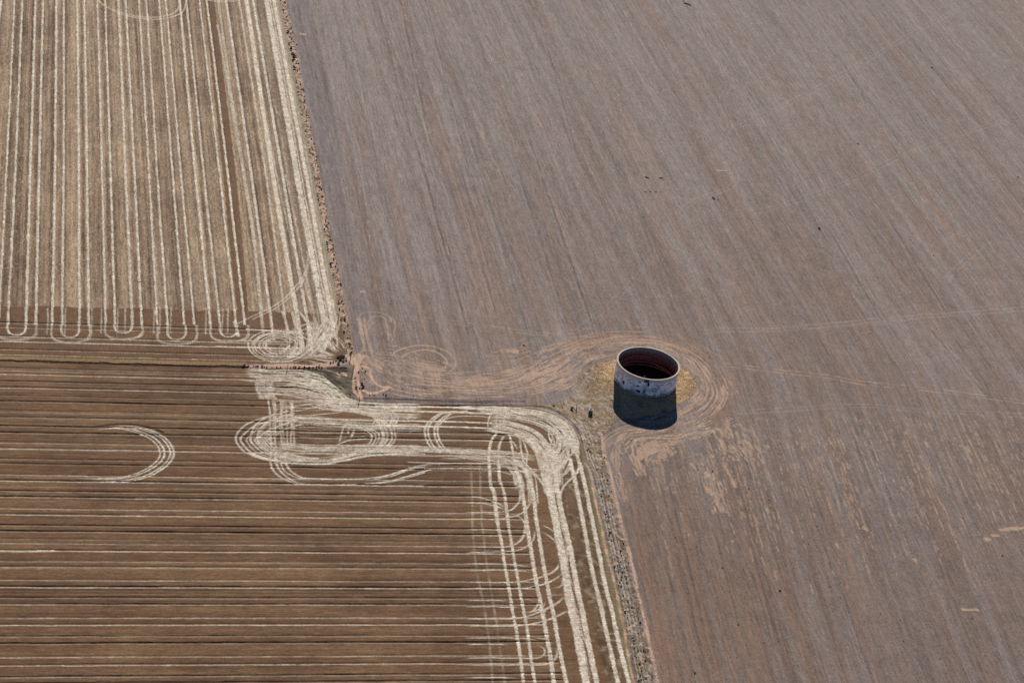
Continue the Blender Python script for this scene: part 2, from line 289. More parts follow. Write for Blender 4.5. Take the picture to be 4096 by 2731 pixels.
braid(STR, c6([(615, 150), (655, 360), (705, 620), (745, 860), (800, 1100), (850, 1300), (905, 1568)]), 14, 1.6, .4, .7, seglen=60)
for pts in [[(75, 480), (100, 750), (150, 1000), (200, 1380), (215, 1568), (235, 1750)], [(135, 400), (170, 700), (220, 1000), (280, 1400), (300, 1568), (320, 1750)], [(60, 0), (75, 480)], [(120, 0), (135, 400)]]:
    track(THN, c6(pts), .5, .3, 0, .15, .3, .5)
for pts, w in [([(0, 355), (300, 350), (380, 310), (410, 250), (402, 170)], .5), ([(0, 400), (250, 400), (400, 372), (470, 310), (490, 240)], .4), ([(0, 240), (120, 248), (250, 290), (330, 340)], .5), ([(0, 285), (150, 292), (260, 320), (320, 350)], .5), ([(300, 380), (400, 385), (440, 430), (440, 500), (400, 560)], .5),
               ([(0, 597), (280, 602), (390, 575), (440, 510), (436, 430)], .45), ([(0, 640), (330, 632), (440, 605), (500, 550), (515, 470)], .4), ([(0, 475), (230, 478), (350, 500)], .45), ([(0, 518), (230, 520), (350, 535)], .4), ([(0, 720), (300, 722), (500, 740)], .4), ([(0, 768), (300, 765), (500, 780)], .4),
               ([(0, 848), (350, 852), (560, 815), (660, 765), (690, 700)], .5), ([(0, 893), (350, 897), (560, 870), (680, 815), (715, 780)], .5), ([(620, 890), (700, 880), (715, 840), (690, 810)], .4), ([(600, 935), (680, 940), (740, 930)], .35), ([(540, 430), (620, 470), (680, 520)], .45), ([(550, 480), (640, 540), (680, 600)], .4),
               ([(0, 1108), (350, 1112), (520, 1075), (660, 1010), (735, 945)], .6), ([(0, 1158), (350, 1162), (560, 1135), (700, 1080), (765, 1040)], .6), ([(420, 1060), (500, 1060), (550, 980), (545, 950)], .5), ([(440, 1080), (560, 1040), (600, 980)], .4), ([(470, 1110), (570, 1080), (620, 1010)], .3), ([(0, 980), (350, 985)], .35), ([(0, 1025), (420, 1030)], .35),
               ([(0, 1245), (400, 1250), (560, 1270)], .35), ([(0, 1290), (350, 1295)], .35), ([(0, 1388), (400, 1392), (540, 1390), (590, 1350), (560, 1305), (500, 1290)], .45), ([(0, 1438), (400, 1440), (600, 1435), (670, 1380), (665, 1300)], .4), ([(0, 1528), (400, 1530)], .4), ([(480, 1240), (600, 1260), (660, 1300)], .3), ([(400, 970), (480, 975), (530, 1000)], .3)]:
    track(STR, c6(pts), w*.85, .85, 0, .12, .3, .2, fade=4)
for pts in [[(0, 610), (300, 615), (420, 600)], [(0, 630), (350, 645)], [(0, 883), (350, 883), (500, 860)], [(0, 1150), (300, 1150)], [(0, 1097), (300, 1100)], [(0, 1440), (250, 1440), (400, 1430)], [(0, 370), (250, 375)], [(0, 160), (200, 150)], [(300, 1085), (520, 1080)]]:
    track(DRK, c6(pts), .5, .7, 0, .1, .2, .3, fade=8)
# olive streaks along the lower field's right border
for o, v in [(3.6, .4), (2.7, .5), (1.7, .6), (.9, .5)]: track(THN, [(2270, 1675), (2310, 1730), (2345, 1850)]+lowR, .3, v, o, .15, .3, .4)
for o, v in [(-.5, .9), (-1.3, .45), (-2.1, .6), (-3.1, .35), (-4.0, .3)]: track(DRK, [(2270, 1675), (2310, 1730), (2345, 1850)]+lowR, .32, v, -o, .1, .3, .2)
for o, v in [(.9, .0)]: track(DRK, [(2270, 1675), (2310, 1730), (2345, 1850)]+lowR, .4, v, -o if False else o, .1, .2, .15)
# ---- upper knot of loops beside the track corner
for rx, ry, w in [(345, 180, .35), (250, 135, .5), (215, 120, .4), (130, 75, .5), (300, 160, .3), (170, 95, .3)]:
    cx, cy = 600+(rs.rand()-.5)*40, 520+(rs.rand()-.5)*20
    track(STR, c3([(cx+rx*math.cos(t), cy+ry*math.sin(t)) for t in np.linspace(.2, 5.9, 22)]), w, .85, 0, .2, .3, .15)
braid(STR, c3([(850, 300), (900, 480), (850, 610), (650, 670), (400, 650)]), 12, 2.5, .5, .85)
braid(STR, c3([(700, 330), (760, 430), (720, 560), (560, 640), (380, 600)]), 8, 2.5, .4, .8)
braid(STR, c3([(1220, 150), (1210, 300), (1130, 420), (1020, 560), (900, 650)]), 18, 2.6, .6, .9, gap=.2)
braid(STR, c3([(1130, 250), (1080, 400), (1120, 520), (1270, 640)]), 18, 3.0, .6, .9, gap=.2)
braid(STR, c3([(820, 640), (1000, 640), (1160, 660), (1280, 650)]), 10, 2.4, .6, .9)
braid(STR, c3([(1000, 560), (1100, 600), (1280, 655)]), 14, 1.2, .6, 1, gap=.1)
braid(STR, c3([(860, 150), (950, 260), (1090, 300), (1200, 260)]), 6, 1.6, .5, .8)
braid(STR, c3([(860, 400), (960, 330), (1060, 380), (1200, 470), (1290, 600)]), 10, 3, .5, .8)
for yy in (470, 540): track(STR, c3([(-100, yy-8), (250, yy), (760, yy+15)]), .6, .9)
for pts in [[(100, 250), (140, 350), (155, 420)], [(640, 130), (690, 220), (715, 330), (712, 440)], [(760, 140), (790, 240), (820, 330)], [(850, 140), (920, 240), (990, 330), (1090, 320)], [(240, 330), (480, 350), (900, 380)]]:
    track(STR, c3(pts), .7, .8, 0, .2)
# ---- grey field: bare sand
s1 = lambda pts: cr(1400, 1200, 2.352, pts)
s2 = lambda pts: cr(2200, 1500, 2.851, pts)
s3 = lambda pts: cr(2700, 1250, 2.851, pts)
streaks(SND, s1([(230, 620), (330, 720), (500, 800), (900, 835), (1350, 830), (1700, 790), (1900, 700), (2100, 600)]), 520, 5.2, (.35, 1.2), (3, 12))
streaks(SND, s1([(400, 700), (900, 780), (1400, 790), (1650, 740), (1900, 610), (2100, 530), (2352, 460)]), 360, 3.6, (.5, 1.5), (4, 16), (.7, 1))
streaks(SND, s1([(900, 770), (1300, 780), (1650, 750), (1900, 640), (2150, 520), (2352, 470)]), 140, 1.7, (.8, 2), (6, 22), (.8, 1))
streaks(SND, s1([(420, 560), (600, 640), (800, 700), (1100, 730), (1500, 700), (1750, 620), (1900, 540), (2150, 440), (2352, 400)]), 330, 5.0, (.3, .9), (3, 12))
streaks(SND, s1([(1250, 560), (1500, 540), (1750, 470), (2000, 400), (2352, 370)]), 110, 6.0, (.25, .6), (2, 9), (.4, .8))
streaks(SND, s1([(600, 620), (750, 640), (880, 690)]), 120, 5, (.4, 1.4), (2, 6))
streaks(SND, s1([(60, 540), (150, 560), (300, 640), (400, 740), (560, 790)]), 170, 5, (.4, 1.3), (2, 7))
streaks(SND, s1([(200, 540), (330, 520), (480, 560), (560, 600)]), 70, 6, (.3, .9), (1.5, 5))
streaks(SND, s1([(1650, 800), (1800, 760), (1900, 680), (2000, 560)]), 120, 4, (.5, 1.4), (3, 9))
streaks(SND, s1([(1850, 800), (1950, 780), (2030, 740)]), 60, 4, (.4, 1.2), (2, 6))
ring = [(2250, 1480), (2330, 1420), (2420, 1388), (2530, 1372), (2640, 1382), (2740, 1420), (2805, 1470), (2845, 1535), (2845, 1590), (2800, 1640), (2720, 1680), (2600, 1715), (2500, 1735), (2440, 1775)]
streaks(SND, ring, 620, 3.8, (.3, 1.0), (4, 22), (.6, 1))
streaks(SND, ring[:10], 110, 1.3, (.8, 1.8), (8, 30), (.8, 1))
streaks(SND, ring[7:12], 240, 4.0, (.6, 1.8), (5, 16), (.8, 1))
streaks(RST, [(2200, 1420), (2330, 1370), (2450, 1348), (2580, 1342), (2700, 1362), (2810, 1410), (2880, 1480), (2915, 1560), (2905, 1640), (2850, 1700)], 260, 4.2, (.25, .7), (4, 20), (.4, .9))
streaks(SND, [(2200, 1400), (2330, 1362), (2450, 1345), (2580, 1345), (2700, 1370), (2820, 1430), (2880, 1500), (2900, 1580)], 150, 5, (.2, .5), (4, 16), (.4, .8))
streaks(DRK, ring, 130, 4.5, (.25, .6), (4, 18), (.25, .5)); streaks(DRK, s1([(400, 760), (900, 830), (1500, 830), (1850, 700), (2100, 560), (2352, 480)]), 160, 6, (.3, .8), (2, 9), (.3, .6))
streaks(SND, s2([(1850, 480), (1650, 560), (1400, 640), (1150, 640), (950, 650), (820, 740), (800, 900)]), 330, 5.0, (.4, 1.3), (2, 9), (.6, 1))
streaks(SND, s2([(1780, 560), (1600, 660), (1400, 740), (1200, 790), (1080, 850), (1000, 960)]), 240, 2.6, (.6, 1.7), (2, 8), (.7, 1))
streaks(SND, s2([(1150, 640), (1000, 720), (960, 820), (1000, 1000), (1060, 1150)]), 110, 1.8, (.5, 1.1), (3, 10))
streaks(SND, s2([(1400, 800), (1250, 900), (1180, 1000)]), 60, 3, (.5, 1.4), (2, 7))
streaks(SND, s2([(700, 600), (610, 680), (600, 800), (640, 1000), (700, 1250), (760, 1500)]), 80, .5, (.5, .9), (3, 9), (.8, 1))
streaks(SND, s2([(820, 650), (760, 760), (740, 950), (800, 1200), (860, 1450)]), 60, 1.3, (.3, .7), (4, 14), (.5, .9))
streaks(SND, s2([(1900, 560), (2000, 620), (2100, 800), (2200, 980)]), 190, 9, (.5, 1.4), (1.5, 5), (.6, 1))
streaks(SND, s2([(1650, 860), (1760, 1050), (1860, 1290), (1960, 1568)]), 140, 3.5, (.5, 1.3), (2, 8), (.6, 1))
streaks(SND, s2([(1950, 950), (2030, 1120), (2110, 1290)]), 36, .35, (.3, .6), (2, 8), (.7, 1))
streaks(GAP, ring, 300, 5.0, (.35, .95), (5, 26), (.7, 1)); streaks(GAP, s1([(400, 760), (900, 815), (1500, 815), (1850, 690), (2100, 560), (2352, 470)]), 210, 7, (.4, 1.2), (3, 14), (.7, 1)); streaks(GAP, s2([(1850, 480), (1650, 560), (1400, 640), (1150, 640), (950, 650), (820, 740), (800, 900)]), 170, 5, (.4, 1.2), (2, 10), (.7, 1))
streaks(GAP, s1([(230, 620), (400, 740), (560, 800)]), 110, 6, (.5, 1.6), (2, 7), (.7, 1)); streaks(GAP, s2([(1500, 700), (1650, 860), (1760, 1050), (1860, 1290)]), 260, 8, (.4, 1.), (2, 8), (.7, 1))
for k in range(260):
    px = 2650+1450*rs.rand()**.9; py = 1640+700*rs.rand()**1.3
    x, y = G(px, py); L = 1.+5*rs.rand()**2
    W = np.array([(x, y), (x-.1*L, y-L)]); track(SND, W, .2+.3*rs.rand(), .3+.55*rs.rand(), 0, .2, .6, .5, True, .5, 2)
for k in range(95):                      # long broken lines of sand running down the grey field
    px = 2560+1500*rs.rand(); py = 1640+120*rs.rand()
    x, y = G(px, py); L = 20+60*rs.rand()
    W = np.array([(x, y), (x-.05*L, y-L*.5), (x-.105*L, y-L)]); track(SND, W, .35, .55, 0, .15, .6, .95, True, 3, 3)
for k in range(60):
    px = 1480+1500*rs.rand(); py = -50+560*rs.rand()
    x, y = G(px, py); L = 15+70*rs.rand()
    track(SND, np.array([(x, y), (x+.3, y-L)]), .3, .42, 0, .15, .6, .95, True, 3, 3)
for k in range(150):                      # rusty and dark drill lines near the bottom
    px = 2480+900*rs.rand()**1.5; py = 1800+500*rs.rand()
    x, y = G(px, py); L = 25+70*rs.rand()
    track(RST if k % 3 else DRK, np.array([(x, y), (x-.05*L, y-L*.5), (x-.105*L, y-L)]), .28+.35*rs.rand(), .3+.35*rs.rand(), 0, .2, .4, .5, True, 6, 10)
for a, b, w, v in [((1672, 600), (1864, 1300), .9, .75), ((1788, 600), (1976, 1225), .7, .6), ((1820, 600), (1967, 1113), .8, .5), ((1895, 600), (2101, 1300), .8, .6), ((2132, 600), (2369, 1300), .9, .7), ((2074, 690), (2270, 1300), .8, .55),
                   ((1700, 0), (1860, 620), .6, .6), ((1600, 0), (1720, 560), .9, .6), ((1505, 0), (1640, 530), .9, .5), ((2135, 0), (2290, 560), .5, .7), ((2790, 0), (3100, 560), .5, .5), ((3340, 960), (3530, 1290), 1., .6), ((3570, 900), (3790, 1260), .9, .6), ((3700, 1560), (3850, 1890), .8, .5),
                   ((1405, 120), (1500, 620), .5, .5), ((1440, 700), (1490, 1150), .9, .4), ((2950, 1250), (3120, 1640), .6, .3), ((3620, 1200), (3960, 1600), .9, .4), ((3050, 500), (3300, 960), 1.1, .35), ((3400, 300), (3700, 800), .9, .35), ((2500, 700), (2700, 1250), 1., .3)]:
    A_, B_ = np.array(G(*a)), np.array(G(*b)); e = (B_-A_)*.12; W_ = np.array([A_-e, (A_+B_)/2, B_+e])
    track(DRK, W_, w*.8, v*.85, 0, .15, .4, .45, True, 14, 14)
    track(PAL, W_, w*.8, v*.8, -w*1.0, .15, .4, .4, True, 14, 14)
    if w > .85: track(SND, W_, .3, .45, w*.9, .2, .6, .9, True, 14, 4)
# wheel tracks crossing the grey field (pairs)
def pair(pts, g=2.1, w=.38, v=.5, lay=None, gap=.5):
    for o in (-g/2, g/2): track(lay or PAL, pts, w*1.25, v*1.1, o, .15, .4, gap, False, 4)
g6 = lambda pts: cr(2400, 0, 1.742, pts)
pair(g6([(690, 60), (705, 180), (760, 320), (835, 450), (895, 590), (850, 690), (870, 780), (905, 870), (860, 960), (865, 1040), (890, 1130), (945, 1240), (900, 1310), (700, 1385), (580, 1460), (590, 1560)]), 1.9, .36, .6, None, .3)
pair([(2917, 522), (3060, 459), (3200, 390), (3430, 264), (3688, 115), (3877, 17), (4000, -50)], 2.2, .35, .55)
pair([(2888, 868), (3031, 847), (3204, 797), (3361, 740), (3602, 626), (3803, 551), (3946, 505), (4150, 455)], 2.2, .35, .55)
pair([(2840, 1317), (3121, 1317), (3500, 1282), (3774, 1260), (4150, 1232)], 2.2, .6, .8, None, .3)
pair([(2780, 1330), (3121, 1308), (3500, 1292), (3774, 1250), (4150, 1215)], 2.2, .35, .6)
pair([(2860, 1455), (3000, 1470), (3121, 1485), (3314, 1506), (3455, 1531), (3710, 1557), (4150, 1615)], 2.0, .35, .6, SND)
pair([(2880, 1655), (3000, 1645), (3200, 1634), (3455, 1622), (3710, 1643), (4150, 1662)], 2.0, .4, .7)
pair([(3933, 977), (3774, 1123)], 2.0, .4, .6); pair([(3200, 1080), (3500, 1095), (3800, 1120), (4150, 1130)], 1.8, .25, .4)
pair([(1570, 1268), (1750, 1282), (1910, 1302), (2100, 1328), (2250, 1345)], 1.8, .25, .5, SND)
pair([(2640, 1000), (2480, 1180), (2300, 1330)], 1.9, .3, .35)
for pts in [[(60, 190), (110, 125), (180, 115), (300, 125), (400, 175), (425, 250), (405, 310)], [(150, 250), (200, 160), (280, 150), (330, 180), (350, 260)], [(170, 290), (190, 230), (240, 205)], [(40, 520), (110, 480), (140, 420), (125, 330), (95, 180)]]:
    track(SND, s1(pts), .4, .7, 0, .2, .4, .3)
track(SND, s1([(85, 170), (105, 320), (135, 480)]), 1.0, .95, 0, .3, .6, .3); track(SND, s1([(128, 170), (150, 320), (185, 430), (205, 550)]), .7, .85, 0, .3, .5, .3)
streaks(SND, s1([(350, 160), (360, 260), (370, 400)]), 18, 3, (.3, .7), (2, 6))
for pts in [[(400, 520), (450, 475), (600, 432), (750, 432), (880, 468), (970, 530), (995, 600), (960, 660), (870, 710)], [(480, 540), (560, 490), (700, 466), (820, 490), (900, 550), (915, 600), (880, 650)]]:
    track(SND, s1(pts), .55, .95, 0, .15, .3, .1)
# sand blotches
for px, py, rx, ry in [(3885, 2437, 2.9, .75), (3950, 2155, .9, 1.3), (3985, 2140, 1.4, .7), (4015, 2118, 1.6, .7), (4050, 2114, 2.2, .9), (4090, 2112, 1.8, .6), (2890, 683, 2.1, .5), (1452, 1167, .9, .8), (1213, 138, 1.2, 1.0), (3460, 2110, .6, 1.6), (3660, 2240, .5, 1.2), (2055, 1405, 2, 1.2)]:
    x, y = G(px, py); [track(SND, np.array([(x-rx, y+q), (x-.3, y+q*.7), (x+rx*(.7+.3*rs.rand()), y+q)]), ry*.8, 1., 0, .25, .7, .12, True, 0, 2) for q in (-.5*ry, 0, .5*ry)]
# ---- dirt tracks
track(PTH, [(960, 1460), (1100, 1463), (1200, 1463), (1290, 1462), (1380, 1450), (1420, 1440)], 1.9, 1.1, 0, .35, .5, 0, False, 9)
track(PTH, [(1210, 1457), (1290, 1457), (1340, 1455), (1400, 1450)], 2.2, .9, 0, .5, .8, .2, False, 7)
track(PTH, [(1392, 1440), (1425, 1434), (1450, 1440)], 6.5, 1, 0, .3, .3, 0)
track(PTH, [(1424, 1450), (1419, 1500), (1417, 1560), (1440, 1590)], .65, 1, 0, .25, .5, .15); track(PTH, [(1432, 1450), (1432, 1500), (1438, 1560), (1447, 1595)], .7, 1, 0, .25, .5, .15)
track(PTH, [(1450, 1462), (1478, 1472), (1486, 1500), (1500, 1530), (1530, 1548), (1560, 1545)], .8, .95, 0, .3, .6, .1); track(PTH, [(1450, 1560), (1480, 1574), (1520, 1565), (1560, 1545)], .9, .95, 0, .3, .6, .1)
track(PAL, [(1408, 1428), (1425, 1436), (1440, 1436)], 2.5, 1., 0, .5, .6, .2)
track(PTH, [(2408, 1730), (2414, 1800), (2440, 1900), (2480, 2059), (2528, 2260), (2575, 2462), (2634, 2731), (2680, 2900)], .62, .95, 0, .25, .8, .4)
track(PTH, [(2345, 1850)]+lowR, .5, .85, -.5, .25, .8, .5)
track(PAL, [(2300, 1582), (2308, 1620), (2318, 1660), (2330, 1730), (2352, 1850), (2395, 2000), (2450, 2200)], .55, .8, 0, .2, .5, .35)
track(PAL, [(2345, 1480), (2350, 1530), (2320, 1560)], .8, .9, 0, .4, .6, .2); track(PAL, [(2290, 1500), (2300, 1545), (2270, 1590), (2200, 1610)], .6, .5, 0, .2)
track(PAL, [(2370, 1590), (2420, 1625), (2460, 1660), (2500, 1700)], .6, .7, 0, .2, .5, .3); track(PAL, [(2340, 1700), (2370, 1760), (2400, 1730)], .6, .6, 0, .2)
for o in (.5, 1.8, 3.2): track(PAL, [(2400, 1760), (2402, 1800), (2425, 1900), (2465, 2059), (2515, 2260), (2560, 2462), (2615, 2731)], .4, .4, o, .3, .5, .5)
track(DRK, [(-200, 1440), (0, 1443), (300, 1452), (600, 1461), (880, 1467), (990, 1469)], 1.1, 1.3, 0, .3, .7, .2, False, 0, 2.5)
track(DRK, [(1060, 1470), (1180, 1474), (1300, 1470), (1385, 1474)], 1.0, 1., 0, .3, .5, .2)
track(DRK, c3([(1000, 800), (1150, 830), (1250, 900), (1320, 960)]), .9, 1, 0, .3, .4, .1)
streaks(DRK, [(1180, 1482), (1300, 1505), (1380, 1545), (1420, 1585)], 260, 6, (.5, 1.3), (1, 6), (.35, .9)); streaks(DRK, [(1300, 1473), (1385, 1476)], 40, .8, (1., 2.2), (2, 6), (.9, 1.3))  # last streaks paint the long shadow lying in the hollow
streaks(THN, [(1180, 1482), (1300, 1505), (1380, 1545), (1420, 1585)], 180, 6, (.3, .8), (1, 6), (.3, .8)); streaks(PTH, [(1340, 1490), (1375, 1500), (1395, 1500)], 16, 1.2, (.5, 1.4), (.8, 2.5), (.7, 1))
track(DRK, [(1450, 1595), (1600, 1597), (1750, 1602), (1900, 1605), (2100, 1607)], .9, .9, 0, .2, .6, .4)

S = STR.done(); GA = GAP.done(); D = DRK.done(); N = SND.done(); RU = RST.done(); PL = PAL.done(); PT = PTH.done(); TH = THN.done()
# ------------------------------------------------------------------ colour of the soil, plant cover and straw, with painted rut shade
def L3(r, g, b):
    c = np.array([r, g, b])/255.; return np.where(c <= .04045, c/12.92, ((c+.055)/1.055)**2.4)*ALB
ALB = .82
n1 = fb(XX/22., YY/26., 1, 4)-.5; n2 = fb(XX/5., YY/5., 2, 3)-.5; n3 = vn(XX/.8, YY/.8, 3)-.5; wn = rs.rand(NY, NX)-.5; wn2 = rs.rand(NY, NX)-.5
col = np.zeros((NY, NX, 3)); one = np.ones((NY, NX, 1))
def mix(a, b, t): return a+(b-a)*np.clip(t, 0, 1)[..., None]
# upper field, stripes along its own direction
uA = XX-.0270*YY
st1 = vn(uA/2.2, YY/90., 11)-.5; st2 = vn(uA/.55, YY/14., 12)-.5; st3 = vn(uA/6.5, YY/200., 13)-.5; st4 = vn(uA/.3, YY/1.5, 14)-.5
bnd = vn(uA/1.7, YY/800., 15)-.5; hb = rs.rand(4096); hA = hb[(np.floor(uA/1.15+.3*(vn(YY/30., YY*0+4)-.5))).astype(int) & 4095]-.5; hB = hb[(np.floor(uA/.42)).astype(int)+977 & 4095]-.5; t = .50+st3*.5+hA*.55+bnd*.5+st1*.3+n1*.45+n2*.3+st2*.35+hB*.35
cUp = mix(L3(99, 75, 58)*one, L3(173, 148, 119)*one, t)
cUp = cUp*(1+.42*st4+.36*wn+.25*st2)[..., None]; cUp = mix(cUp, L3(214, 196, 162)*one, (wn2 > .45)*.5); cUp = mix(cUp, L3(92, 74, 62)*one, (wn2 < -.455)*.5)
def pxline(pts): P = np.array(pts); return np.interp(PYY, P[:, 1], P[:, 0])
bandL = [(800, -170), (815, 0), (892, 700), (930, 1100), (955, 1300)]; bandR = [(844, -170), (857, 0), (944, 700), (982, 1100), (998, 1300)]
mb = (PXX > pxline(bandL)) & (PXX < pxline(bandR))
yb = 1222+PXX*.0235+8*(vn(XX/3., YY*0+3)-.5)
mb2 = PYY > yb
# straw-rich zone on the right of the field
rich = sst(0, 1, (PXX-pxline([(930, -170), (960, 0), (1070, 700), (1170, 1300)]))/40.)
edge = PXX > pxline([(1080, -170), (1106, 0), (1238, 700), (1350, 1300)])
cUp = mix(cUp, L3(158, 146, 124)*one*(1+.25*wn+.2*st2)[..., None], rich*.22*(PYY < 1290)*(.7+n1))
cUp = mix(cUp, L3(150, 140, 116)*one*(1+.2*wn+.1*st2)[..., None], edge*(1.-.6*sst(1000, 1300, PYY))*.9)
brown = L3(112, 84, 59)*one*(1+.35*n2+.22*wn+.3*(vn(XX/2.5, YY/.5, 21)-.5))[..., None]
cUp = mix(cUp, brown, np.maximum(mb*.95, mb2*.95))
# lower field
ro = vn(XX/9., YY/.5, 31)-.5; ro2 = vn(XX/60., YY/2.6, 32)-.5; ro3 = vn(XX/1.2, YY/.35, 33)-.5
cLo = mix(L3(98, 71, 50)*one, L3(133, 103, 74)*one, .5+ro2*.6+n1*.8+.45*ro+.5*n2)*(1+.28*wn+.32*ro3)[..., None]
hl = sst(0, 1, (PXX-pxline([(2130, 1600), (2180, 1800), (2210, 1950), (2420, 2731), (2470, 2900)]))/20.)   # headland beside the border
hv = vn((XX-.09*YY)/.6, YY/5., 35)-.5
mot = vn(XX/.9, YY/1.4, 36); cLo = mix(cLo, L3(106, 85, 62)*one*(1+.5*hv+.3*n3+.25*wn)[..., None], hl*.85); cLo = mix(cLo, L3(150, 132, 104)*one, hl*np.clip((mot-.66)*5, 0, .7)); cLo = mix(cLo, L3(72, 54, 38)*one, hl*np.clip((vn(XX/1.6, YY/3., 37)-.6)*4, 0, .6))
ol = sst(0, 1, (PXX-pxline([(2290, 1700), (2330, 1850), (2512, 2731), (2560, 2900)]))/10.)
cLo = mix(cLo, L3(128, 113, 84)*one*(1+.4*hv+.2*wn)[..., None], ol*.9)
# grey field
ybend = G(2900, 1500)[1]
kf = np.clip((XX-G(1300, 800)[0])/110., 0, 1); uC = XX-.100*np.minimum(YY-ybend, 0)-(.027*(1-kf)-.014*kf)*np.maximum(YY-ybend, 0)+n1*.35
g1 = vn(uC/1.5, YY/45., 41)-.5; g2 = vn(uC/5.5, YY/140., 42)-.5; g3 = vn(uC/.5, YY/9., 43)-.5; hg = hb[(np.floor(uC/.8)).astype(int)+2222 & 4095]-.5; hg2 = hb[(np.floor(uC/2.1)).astype(int)+3100 & 4095]-.5; vlow = vn(uC/.8, YY/40., 48)-.35; g4 = vn(uC/16., YY/260., 44)-.5
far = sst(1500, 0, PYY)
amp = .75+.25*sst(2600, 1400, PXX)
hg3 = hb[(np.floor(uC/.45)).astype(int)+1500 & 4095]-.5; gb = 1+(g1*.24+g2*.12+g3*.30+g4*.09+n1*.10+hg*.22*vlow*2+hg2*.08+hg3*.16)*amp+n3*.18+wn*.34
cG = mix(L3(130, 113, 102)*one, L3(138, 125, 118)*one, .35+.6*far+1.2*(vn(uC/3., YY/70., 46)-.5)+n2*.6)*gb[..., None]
warm = np.clip((vn(uC/2.4, YY/60., 47)-.52)*2.5, 0, 1)*.45*(1-.5*far)
cG = mix(cG, L3(140, 114, 96)*gb[..., None], warm)
nearrust = sst(3300, 2500, PXX)*sst(1750, 2300, PYY)
cG = mix(cG, L3(134, 109, 92)*gb[..., None], nearrust*np.clip(.40+1.0*g2+1.6*g1+1.0*g3, 0, .9))
# purple-grey strip of soil beside the dirt strip
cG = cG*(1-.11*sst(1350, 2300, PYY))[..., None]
dpur = np.exp(-((PXX-pxline([(1190, 0), (1330, 700), (1450, 1300)]))/38.)**2)*(PYY < 1420)
cG = mix(cG, L3(116, 107, 107)*gb[..., None], dpur*.55)
flk = (wn2 > .492); cG = cG*(1+.55*flk*(.5+wn))[..., None]; flk = (wn2 < -.494); cG = cG*(1-.35*flk)[..., None]
# strip between the fields, margin, grass
sp = vn(XX/.7, YY/1.1, 51); sp2 = vn(XX/1.6, YY/2.2, 52)
cS = mix(L3(196, 164, 142)*one, L3(160, 136, 108)*one, (sp2-.45)*3)*(1+.25*wn)[..., None]
cS = mix(cS, L3(96, 84, 66)*one, (sp-.62)*5)
cM = mix(L3(132, 118, 108)*one, L3(120, 99, 74)*one, (sp2-.35)*2.4)*(1+.5*wn+.45*hv+.35*(sp-.5))[..., None]
cM = mix(cM, L3(176, 154, 128)*one, (vn(XX/.9, YY/1.2, 54)-.62)*5); cM = mix(cM, L3(76, 63, 50)*one, (vn(XX/.6, YY/.9, 55)-.72)*6*sst(1720, 1800, PYY))
dT = np.hypot(XX, YY)
cGr = mix(L3(190, 158, 116)*one, L3(156, 128, 98)*one, (fb(XX/2.2, YY/2.6, 56)-.4)*3.2)
cGr = mix(cGr, L3(138, 118, 96)*one, sst(12, 18, dT)*(PXX < 2480)*.8)
cGr = mix(cGr, L3(168, 154, 136)*one, (vn(XX/1.2, YY/1.6, 57)-.6)*4*sst(11, 16, dT)*(PXX < 2500))
cGr = mix(cGr, L3(128, 122, 76)*one, np.clip(1-np.hypot(XX+12.2, YY+1.5)/3.5, 0, 1)*.7)
cGr = cGr*(1+.35*wn+.35*(sp-.5))[..., None]
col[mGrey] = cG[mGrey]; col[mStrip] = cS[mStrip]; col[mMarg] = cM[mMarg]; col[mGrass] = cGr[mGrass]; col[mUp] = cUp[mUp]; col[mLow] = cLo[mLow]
# vegetated wedge between track and lower field
wedge = inpoly(GP([(1150, 1474), (1392, 1470), (1415, 1500), (1412, 1590), (1440, 1608), (1390, 1598), (1300, 1545), (1240, 1500)]), XX+wob*2, YY+wob*2)
cW = mix(L3(128, 116, 96)*one, L3(92, 88, 76)*one, (sp2-.35)*2.5)*(1+.35*wn+.3*ro)[..., None]
col[wedge] = cW[wedge]
yel = inpoly(GP([(-200, 1418), (0, 1423), (800, 1445), (980, 1450), (980, 1462), (-200, 1440)]), XX, YY); col[yel] = (L3(140, 113, 78)*one*(1+.3*wn+.3*ro)[..., None])[yel]
# layers on top
brk = .72+.56*rs.rand(NY, NX)
farm = mUp | mLow | wedge
Dd = D*(.75+.5*rs.rand(NY, NX)); col = mix(col, np.where(farm[..., None], L3(58, 44, 36), L3(62, 54, 56))*one, np.clip(Dd*np.where(farm, .72, .6), 0, .88))  # darkens furrows, rut shade included in the colour
sandc = L3(183, 153, 129)*one*(1+.18*wn+.18*n2+.14*n3)[..., None]
N = N*(1-.85*GA)
Nn = N*sst(.36, .50, N*.40+vn(XX/1.0, YY/.9, 61)*.30+vn(XX/3.2, YY/2.0, 64)*.42+wn*.12)
col = np.where((mGrey | mGrass)[..., None], mix(col, L3(152, 116, 92)*one*(1+.2*wn)[..., None], RU*.75*brk), col)
col = np.where((mGrey)[..., None], mix(col, sandc, Nn*.9), col)
col = mix(col, L3(200, 164, 138)*one*(1+.14*wn+.2*n2)[..., None], np.clip(PT*1.1, 0, 1))
col = mix(col, L3(168, 157, 148)*one*(1+.2*wn)[..., None], PL*brk*np.where(mGrey, .38, .8))
strawc = mix(L3(246, 234, 212)*one, L3(206, 190, 164)*one, vn(XX/1.1, YY/1.1, 62))*(1+.26*wn+.12*n2)[..., None]
col = np.where(mGrey[..., None], col, mix(col, strawc, TH*.62*brk))
Sn = np.clip(S*1.05, 0, 1)*(1-.26*np.clip((vn(XX/.55, YY/.7, 63)-.58)*5, 0, 1))
mS = ~(mGrey | mStrip | mMarg)
col = np.where(mS[..., None], mix(col, strawc, Sn*(.84+.3*wn)), col)
col = np.clip(col, .004, .9)
